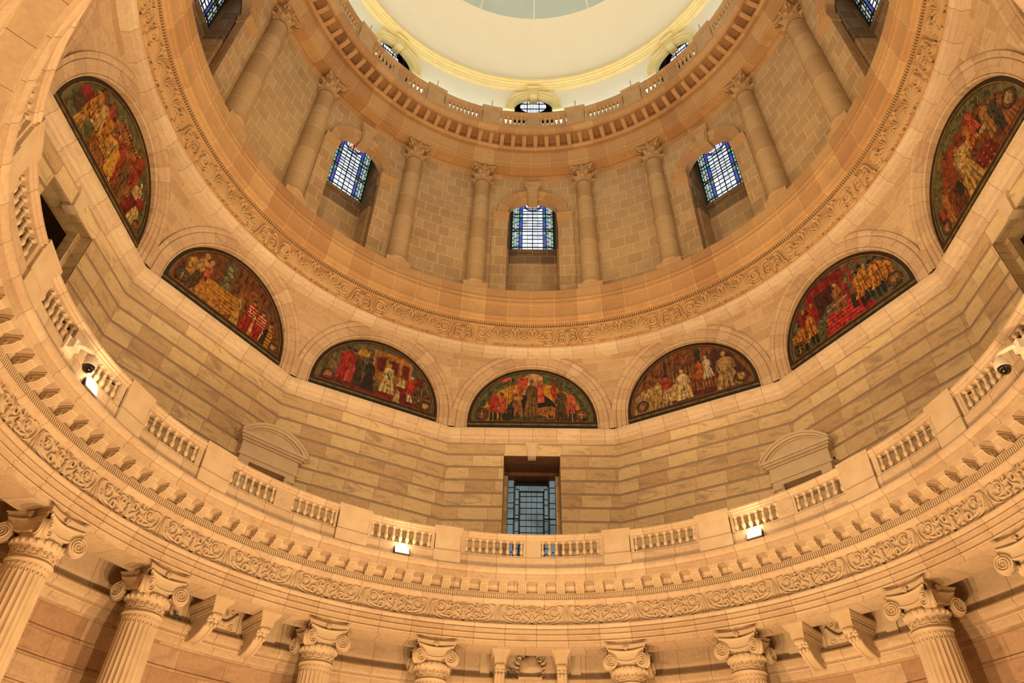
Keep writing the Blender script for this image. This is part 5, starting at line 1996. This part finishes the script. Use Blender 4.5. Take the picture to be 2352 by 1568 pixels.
m.person(0.42, 0.85, 0.72, (204, 104, 40), (206, 92, 36), (180, 128, 86), (84, 54, 30), 0.2)
m.person(0.68, 0.78, 0.86, (206, 190, 160), (214, 198, 168), (196, 160, 120), (200, 190, 170), 0.22)
m.person(1.25, 0.22, 1.35, (172, 142, 84), (178, 146, 84), (176, 130, 86), (206, 180, 130), 0.3)
m.crest(-1.62, 0.44, 0.22, (150, 90, 100))
m.crest(1.66, 0.5, 0.22, (200, 150, 84))
m.done()

# further left: coronation train
m = Mural(-60, 'half-round mural with a long golden train and lords in red and white robes')
m.background((122, 72, 32))
for k in range(8):
    x = -0.6 + k * 0.26
    m.rect(x, x + 0.03, 0.6, 2.1, (84, 50, 24))
m.rect(-0.55, -0.2, 0.9, 2.1, (92, 92, 66))
for k in range(5):
    m.ell(-0.4 + 0.06 * (k % 2), 1.0 + k * 0.2, 0.1, 0.08, (146, 138, 96))
m.poly([(0.1, 0.8), (1.0, 0.8), (0.95, 1.5), (0.55, 1.8), (0.15, 1.6)], (140, 86, 34))
for k in range(4):
    m.poly([(0.2 + k * 0.2, 0.9), (0.3 + k * 0.2, 0.9), (0.25 + k * 0.2, 1.5)], (96, 58, 24))
m.rect(1.05, 1.3, 0.5, 1.5, (98, 88, 58))
m.person(-1.5, 0.22, 1.2, (190, 132, 54), (200, 150, 70), (176, 124, 80), (150, 50, 30), 0.22)
m.person(-1.2, 0.2, 1.45, (92, 66, 32), (206, 160, 88), (176, 124, 80), (206, 170, 100), 0.22)
m.person(-1.0, 0.35, 1.2, (176, 84, 50), (186, 100, 60), (180, 130, 90), (190, 160, 110), 0.15)
m.poly([(-1.35, 0.2), (-0.2, 0.17), (0.3, 0.6), (0.35, 1.15), (0.2, 1.05), (-0.9, 1.0)], (196, 138, 48))
for k in range(6):
    m.poly([(-1.1 + k * 0.05, 0.9 - k * 0.1), (0.25, 1.0 - k * 0.13), (0.2, 0.95 - k * 0.13)], (130, 84, 28))
m.person(0.24, 0.2, 1.05, (206, 158, 76), (200, 150, 70), (180, 130, 90), (150, 100, 50), 0.14)
for (x, z, h) in ((0.72, 0.2, 1.2), (1.12, 0.18, 1.1)):
    m.person(x, z, h, (172, 36, 24), (180, 44, 28), (180, 134, 92), (90, 40, 26), 0.24)
    for k in range(4):
        m.rect(x - 0.15, x + 0.17, z + h * (0.5 + k * 0.09), z + h * (0.535 + k * 0.09), (220, 190, 140))
    m.poly([(x + 0.05, z), (x + 0.22, z), (x + 0.12, z + h * 0.5)], (214, 184, 132))
m.poly([(1.2, 0.2), (1.62, 0.2), (1.6, 0.9), (1.3, 0.75)], (52, 34, 20))
m.rect(1.42, 1.62, 0.2, 1.05, (184, 132, 60))
for k in range(6):
    m.rect(1.42, 1.62, 0.3 + k * 0.12, 0.33 + k * 0.12, (70, 46, 22))
m.crest(-1.66, 0.48, 0.24, (76, 62, 40))
m.crest(1.78, 0.36, 0.18, (190, 146, 70))
m.done()

# further right: throne and red steps
m = Mural(60, 'half-round mural of a robed ruler above red steps between yellow-coated men')
m.background((104, 96, 62))
m.rect(-1.0, 0.4, 0.9, 2.1, (140, 24, 18))
m.rect(-1.5, -0.9, 0.8, 1.6, (150, 28, 20))
for k in range(8):
    x = -1.4 + k * 0.32
    m.rect(x, x + 0.1, 0.9, 2.0, (150, 50, 30))
    m.ell(x + 0.18, 1.55, 0.05, 0.1, (170, 150, 100))
m.rect(-0.75, 0.05, 0.8, 1.75, (70, 28, 20))
m.poly([(-0.75, 0.17), (1.0, 0.17), (0.55, 0.9), (-0.45, 0.9)], (176, 24, 22))
for k in range(6):
    m.poly([(-0.7 + k * 0.045, 0.2 + k * 0.12), (0.6 - k * 0.03, 0.2 + k * 0.12), (0.58 - k * 0.03, 0.235 + k * 0.12), (-0.68 + k * 0.045, 0.235 + k * 0.12)], (214, 84, 70))
m.poly([(-0.85, 0.75), (0.0, 0.85), (0.1, 1.2), (-0.4, 1.15)], (96, 92, 76))
m.person(0.02, 0.72, 0.95, (150, 96, 44), (170, 116, 56), (190, 144, 100), (206, 166, 80), 0.22)
m.poly([(-0.5, 0.95), (0.3, 1.05), (0.32, 1.1), (-0.5, 1.0)], (180, 156, 110))
for (x, z, h) in ((-1.72, 0.2, 0.85), (-1.48, 0.2, 1.0), (-1.1, 0.25, 1.15), (0.72, 0.35, 1.2), (0.9, 0.45, 1.2), (1.22, 0.3, 1.25), (1.4, 0.4, 1.15), (1.62, 0.35, 0.98)):
    m.person(x, z, h, (196, 132, 40), (204, 140, 44), (150, 100, 62), (34, 24, 18), 0.2, boots=(30, 26, 24))
    m.rect(x - 0.1, x + 0.1, z + h * 0.6, z + h * 0.63, (96, 56, 20))
    m.rect(x - 0.02, x + 0.02, z + h * 0.4, z + h * 0.8, (130, 40, 22))
m.poly([(0.32, 0.5), (0.52, 0.45), (0.5, 0.95), (0.36, 0.95)], (38, 30, 26))
m.crest(-1.66, 0.44, 0.24, (40, 30, 20))
m.crest(1.66, 0.5, 0.24, (150, 110, 60))
m.done()

# far left: crowded procession under a canopy
m = Mural(-90, 'half-round mural of a yellow-robed crowd on brown steps, far left')
m.background((110, 108, 66))
m.poly([(-0.9, 0.17), (1.0, 0.17), (1.0, 1.9), (-0.7, 1.7)], (166, 104, 40))
for k in range(9):
    m.rect(-0.9, 0.9, 0.2 + k * 0.07, 0.22 + k * 0.07, (110, 62, 26))
m.poly([(-0.3, 1.82), (1.0, 1.62), (1.0, 1.72), (-0.3, 1.95)], (196, 128, 60))
for k in range(14):
    m.ell(-0.25 + k * 0.09, 1.84 - k * 0.0135, 0.03, 0.045, (60, 36, 20))
m.rect(-1.75, -1.1, 0.7, 1.3, (150, 40, 24))
m.ell(-1.5, 0.7, 0.26, 0.26, (84, 58, 34))
for i in range(15):
    x = -1.3 + (i * 0.618 % 1) * 2.3
    z = 0.25 + (i * 0.37 % 1) * 0.65
    c = [(206, 152, 62), (196, 130, 46), (176, 60, 34), (150, 120, 70), (210, 172, 100), (120, 80, 40)][i % 6]
    m.person(x, z, 0.72 + 0.2 * (i % 3), c, None, (150, 100, 62), [(206, 160, 70), (60, 40, 24), (170, 50, 30)][i % 3], 0.24)
m.poly([(-0.1, 0.3), (0.3, 0.25), (0.15, 1.1), (-0.1, 1.2)], (214, 160, 64))
m.poly([(-0.3, 1.2), (0.15, 1.35), (0.15, 1.42), (-0.3, 1.3)], (176, 40, 24))
m.person(1.25, 0.25, 1.1, (130, 26, 18), (214, 182, 120), (180, 130, 90), (214, 190, 140), 0.28)
m.person(1.5, 0.22, 0.95, (206, 176, 112), (150, 30, 20), (170, 120, 80), (120, 60, 30), 0.24)
m.crest(1.76, 0.36, 0.18, (150, 60, 40))
m.text('VICTORIA', 34, 1.84, 0.14, (60, 48, 26), 34)
m.done()

# far right: statue-like lady among drapery and lettering
m = Mural(90, 'half-round mural of a lady in pale robe amid red carpets, far right')
m.background((112, 106, 60))
m.poly([(-1.5, 0.17), (1.9, 0.17), (1.6, 1.1), (0.9, 1.65), (-0.6, 1.85), (-1.4, 1.1)], (124, 70, 30))
for k in range(4):
    m.poly([(-1.2 + k * 0.35, 1.0), (-1.05 + k * 0.35, 0.98), (-0.6 + k * 0.35, 1.8), (-0.75 + k * 0.35, 1.85)], (156, 54, 28))
m.poly([(-0.2, 0.18), (0.85, 0.18), (0.6, 0.75), (-0.1, 0.7)], (120, 26, 18))
for k in range(12):
    m.ell(-0.05 + (k % 4) * 0.2, 0.27 + (k // 4) * 0.16, 0.03, 0.03, (190, 130, 50))
m.person(-0.25, 0.2, 1.45, (196, 156, 84), (206, 172, 104), (170, 122, 78), (150, 100, 50), 0.26)
m.poly([(-0.2, 1.2), (0.75, 0.95), (0.8, 1.1), (-0.1, 1.45)], (206, 174, 110))
m.rect(0.5, 0.8, 1.1, 1.45, (44, 38, 30))
m.rect(-0.85, -0.6, 0.5, 0.9, (44, 40, 34))
for (x, z, h, c) in ((-1.6, 0.2, 0.8, (150, 60, 34)), (-1.3, 0.2, 1.0, (176, 110, 50)), (-1.05, 0.2, 0.9, (120, 60, 34)), (0.95, 0.6, 0.95, (170, 120, 56)), (1.2, 0.4, 1.0, (64, 56, 46)), (1.45, 0.3, 0.9, (150, 90, 44)), (0.3, 1.0, 0.75, (190, 110, 50)), (0.55, 1.15, 0.7, (196, 80, 46))):
    m.person(x, z, h, c, None, (160, 112, 72), (100, 60, 32), 0.25)
m.crest(-1.7, 0.4, 0.2, (170, 100, 80))
m.crest(1.62, 0.75, 0.24, (190, 160, 100))
m.text('BRITT', 158, 1.84, 0.15, (60, 48, 26), 18)
m.text('DEF IND IMP', 62, 1.82, 0.15, (60, 48, 26), 40)
m.done()

# =====================================================================  FIXTURES
def floodlight():
    root = empty('floodlight')
    # local y outward; lens faces inward and up
    b = MB()
    tilt = 0.35
    c_, s_ = math.cos(tilt), math.sin(tilt)
    b.T = lambda x, y, z: (x, y * c_ + z * s_, -y * s_ + z * c_ + 0.13)
    b.bbox(-0.19, 0.19, 0.0, 0.07, -0.11, 0.11, M['lampbody'], 0.015)
    b.build('housing', root)
    l = MB()
    l.T = b.T
    l.add([(-0.175, -0.004, -0.095), (0.175, -0.004, -0.095), (0.175, -0.004, 0.095), (-0.175, -0.004, 0.095)], [(0, 1, 2, 3)], M['lens'])
    l.build('lens', root, smooth=0)
    k = MB()
    k.box(-0.21, 0.21, 0.03, 0.06, 0.0, 0.02, M['iron'])
    for x in (-0.205, 0.205):
        k.box(x - 0.008, x + 0.008, 0.03, 0.06, 0.0, 0.16, M['iron'])
    k.build('stirrup', root)
    return root


fl0 = floodlight()
for i, (a, lab) in enumerate(((-23.7, 'lit floodlight on the gallery ledge, left of the leaded window'), (39.9, 'lit floodlight on the gallery ledge, right of the leaded window'), (-85.4, 'lit floodlight on the gallery ledge at the far left below the camera dome'),
                              (103.0, 'lit floodlight on the gallery ledge at the far right'), (-148.0, 'lit floodlight on the near gallery ledge, left of the viewer'), (166.0, 'lit floodlight on the near gallery ledge, right of the viewer'))):
    o = fl0 if i == 0 else copy_tree(fl0)
    o.location = P3(8.215, a, 9.12)
    o.rotation_euler = (0, 0, -a * D2R)
    tag(o, lab, 'floodlight', 'floodlights round the gallery ledge')
    p = P3(8.12, a, 9.36)
    lamp('floodlight_beam', 'SPOT', p, 3000, WARM2, 0.12, P3(-4.5, a, 19.0), (104, 0.5))
    lamp('floodlight_spill', 'POINT', P3(8.15, a, 9.44), 11, WARM2, 0.05)


def ptz():
    root = empty('dome_camera')
    # local: y = outward, camera hangs in front of the balustrade
    b = MB()
    b.box(-0.16, 0.16, 0.0, 0.05, -0.02, 0.28, M['whiteplastic'])
    b.box(-0.10, 0.10, -0.12, 0.0, 0.06, 0.24, M['whiteplastic'])
    b.build('wall_box', root)
    a = MB()
    a.tube([(0, -0.1, 0.17), (-0.1, -0.16, 0.2), (-0.26, -0.22, 0.22), (-0.34, -0.24, 0.21), (-0.36, -0.24, 0.14)], 0.04, 10, M['whiteplastic'])
    a.build('arm', root)
    h = MB()
    h.lathe([(0.05, 0.16), (0.09, 0.14), (0.12, 0.08), (0.125, 0.0), (0.125, -0.02), (0.10, -0.025)], 24, M['whiteplastic'], -0.36, -0.24)
    h.build('housing', root)
    d = MB()
    d.lathe([(0.105, -0.02), (0.105, -0.06), (0.085, -0.11), (0.05, -0.14), (0.005, -0.15)], 24, M['smoke'], -0.36, -0.24)
    d.build('smoked_dome', root)
    return root


pz = ptz()
for i, (a, lab, sx) in enumerate(((-92.0, 'white camera with a smoked black dome on the left balustrade above the far left floodlight', -1), (93.6, 'white camera with a smoked black dome on the balustrade at the right edge', 1))):
    o = pz if i == 0 else copy_tree(pz)
    o.location = P3(8.22, a, 9.30)
    o.rotation_euler = (0, 0, -a * D2R)
    o.scale = (sx, 1, 1)
    tag(o, lab, 'camera', 'dome security cameras on the gallery')


def bullet():
    root = empty('bullet_camera')
    b = MB()
    b.tube([(0, 0.12, 0), (0, 0.0, 0), (0, -0.03, 0)], 0.045, 12, M['whiteplastic'])
    b.build('body', root)
    l = MB()
    l.tube([(0, -0.03, 0), (0, -0.045, 0)], 0.036, 12, M['smoke'])
    l.build('lens', root)
    k = MB()
    k.box(-0.02, 0.02, 0.08, 0.2, -0.06, -0.03, M['whiteplastic'])
    k.build('mount', root)
    return root


bc = bullet()
for i, (a, rot, lab) in enumerate(((-40.4, 20, 'small white camera at the right end of the left curved door surround'), (50.6, 20, 'small white camera at the right end of the right curved door surround'))):
    o = bc if i == 0 else copy_tree(bc)
    o.location = P3(10.16, a, 11.42)
    o.rotation_euler = (0, 0, -(a + rot) * D2R)
    tag(o, lab, 'camera', 'small cameras beside the door surrounds')


def pigeon():
    root = MB()
    b = root
    b.ellipsoid((0, 0, 0.10), (0.06, 0.13, 0.065), M['bird'], 12, 8)
    b.ellipsoid((0, -0.11, 0.17), (0.035, 0.04, 0.06), M['bird'], 10, 6)
    b.ellipsoid((0, -0.13, 0.225), (0.034, 0.042, 0.034), M['bird'], 10, 6)
    b.tube([(0, -0.165, 0.225), (0, -0.2, 0.215)], [0.012, 0.002], 6, M['iron'])
    b.add([(-0.03, 0.1, 0.10), (0.03, 0.1, 0.10), (0.05, 0.25, 0.06), (-0.05, 0.25, 0.06), (-0.03, 0.1, 0.085), (0.03, 0.1, 0.085), (0.05, 0.25, 0.05), (-0.05, 0.25, 0.05)], [(0, 1, 2, 3), (7, 6, 5, 4), (0, 3, 7, 4), (1, 5, 6, 2), (3, 2, 6, 7)], M['bird'])
    for s in (-1, 1):
        b.ellipsoid((s * 0.055, 0.03, 0.11), (0.018, 0.12, 0.045), M['bird'], 8, 6)
        b.tube([(s * 0.025, 0.0, 0.06), (s * 0.025, -0.01, 0.0)], 0.007, 5, M['iron'])
    return b.mesh('pigeon', 60)


pg = pigeon()
for (a, dx, rot, lab) in ((-52.4, 0, 70, 'dark pigeon perched on the lower wall band right of the second left column'), (-40.4, 0, -60, 'pigeon beside the foot of the bracket right of the left garland panel'), (-3.0, 0, 80, 'pigeon on the band at the left side of the carved shield')):
    o = bpy.data.objects.new('pigeon', pg)
    COL.objects.link(o)
    o.location = P3(RW - 0.19, a, 6.925)
    o.scale = (0.62, 0.62, 0.62)
    o.rotation_euler = (0, 0, -(a + rot) * D2R)
    tag(o, lab, 'bird')
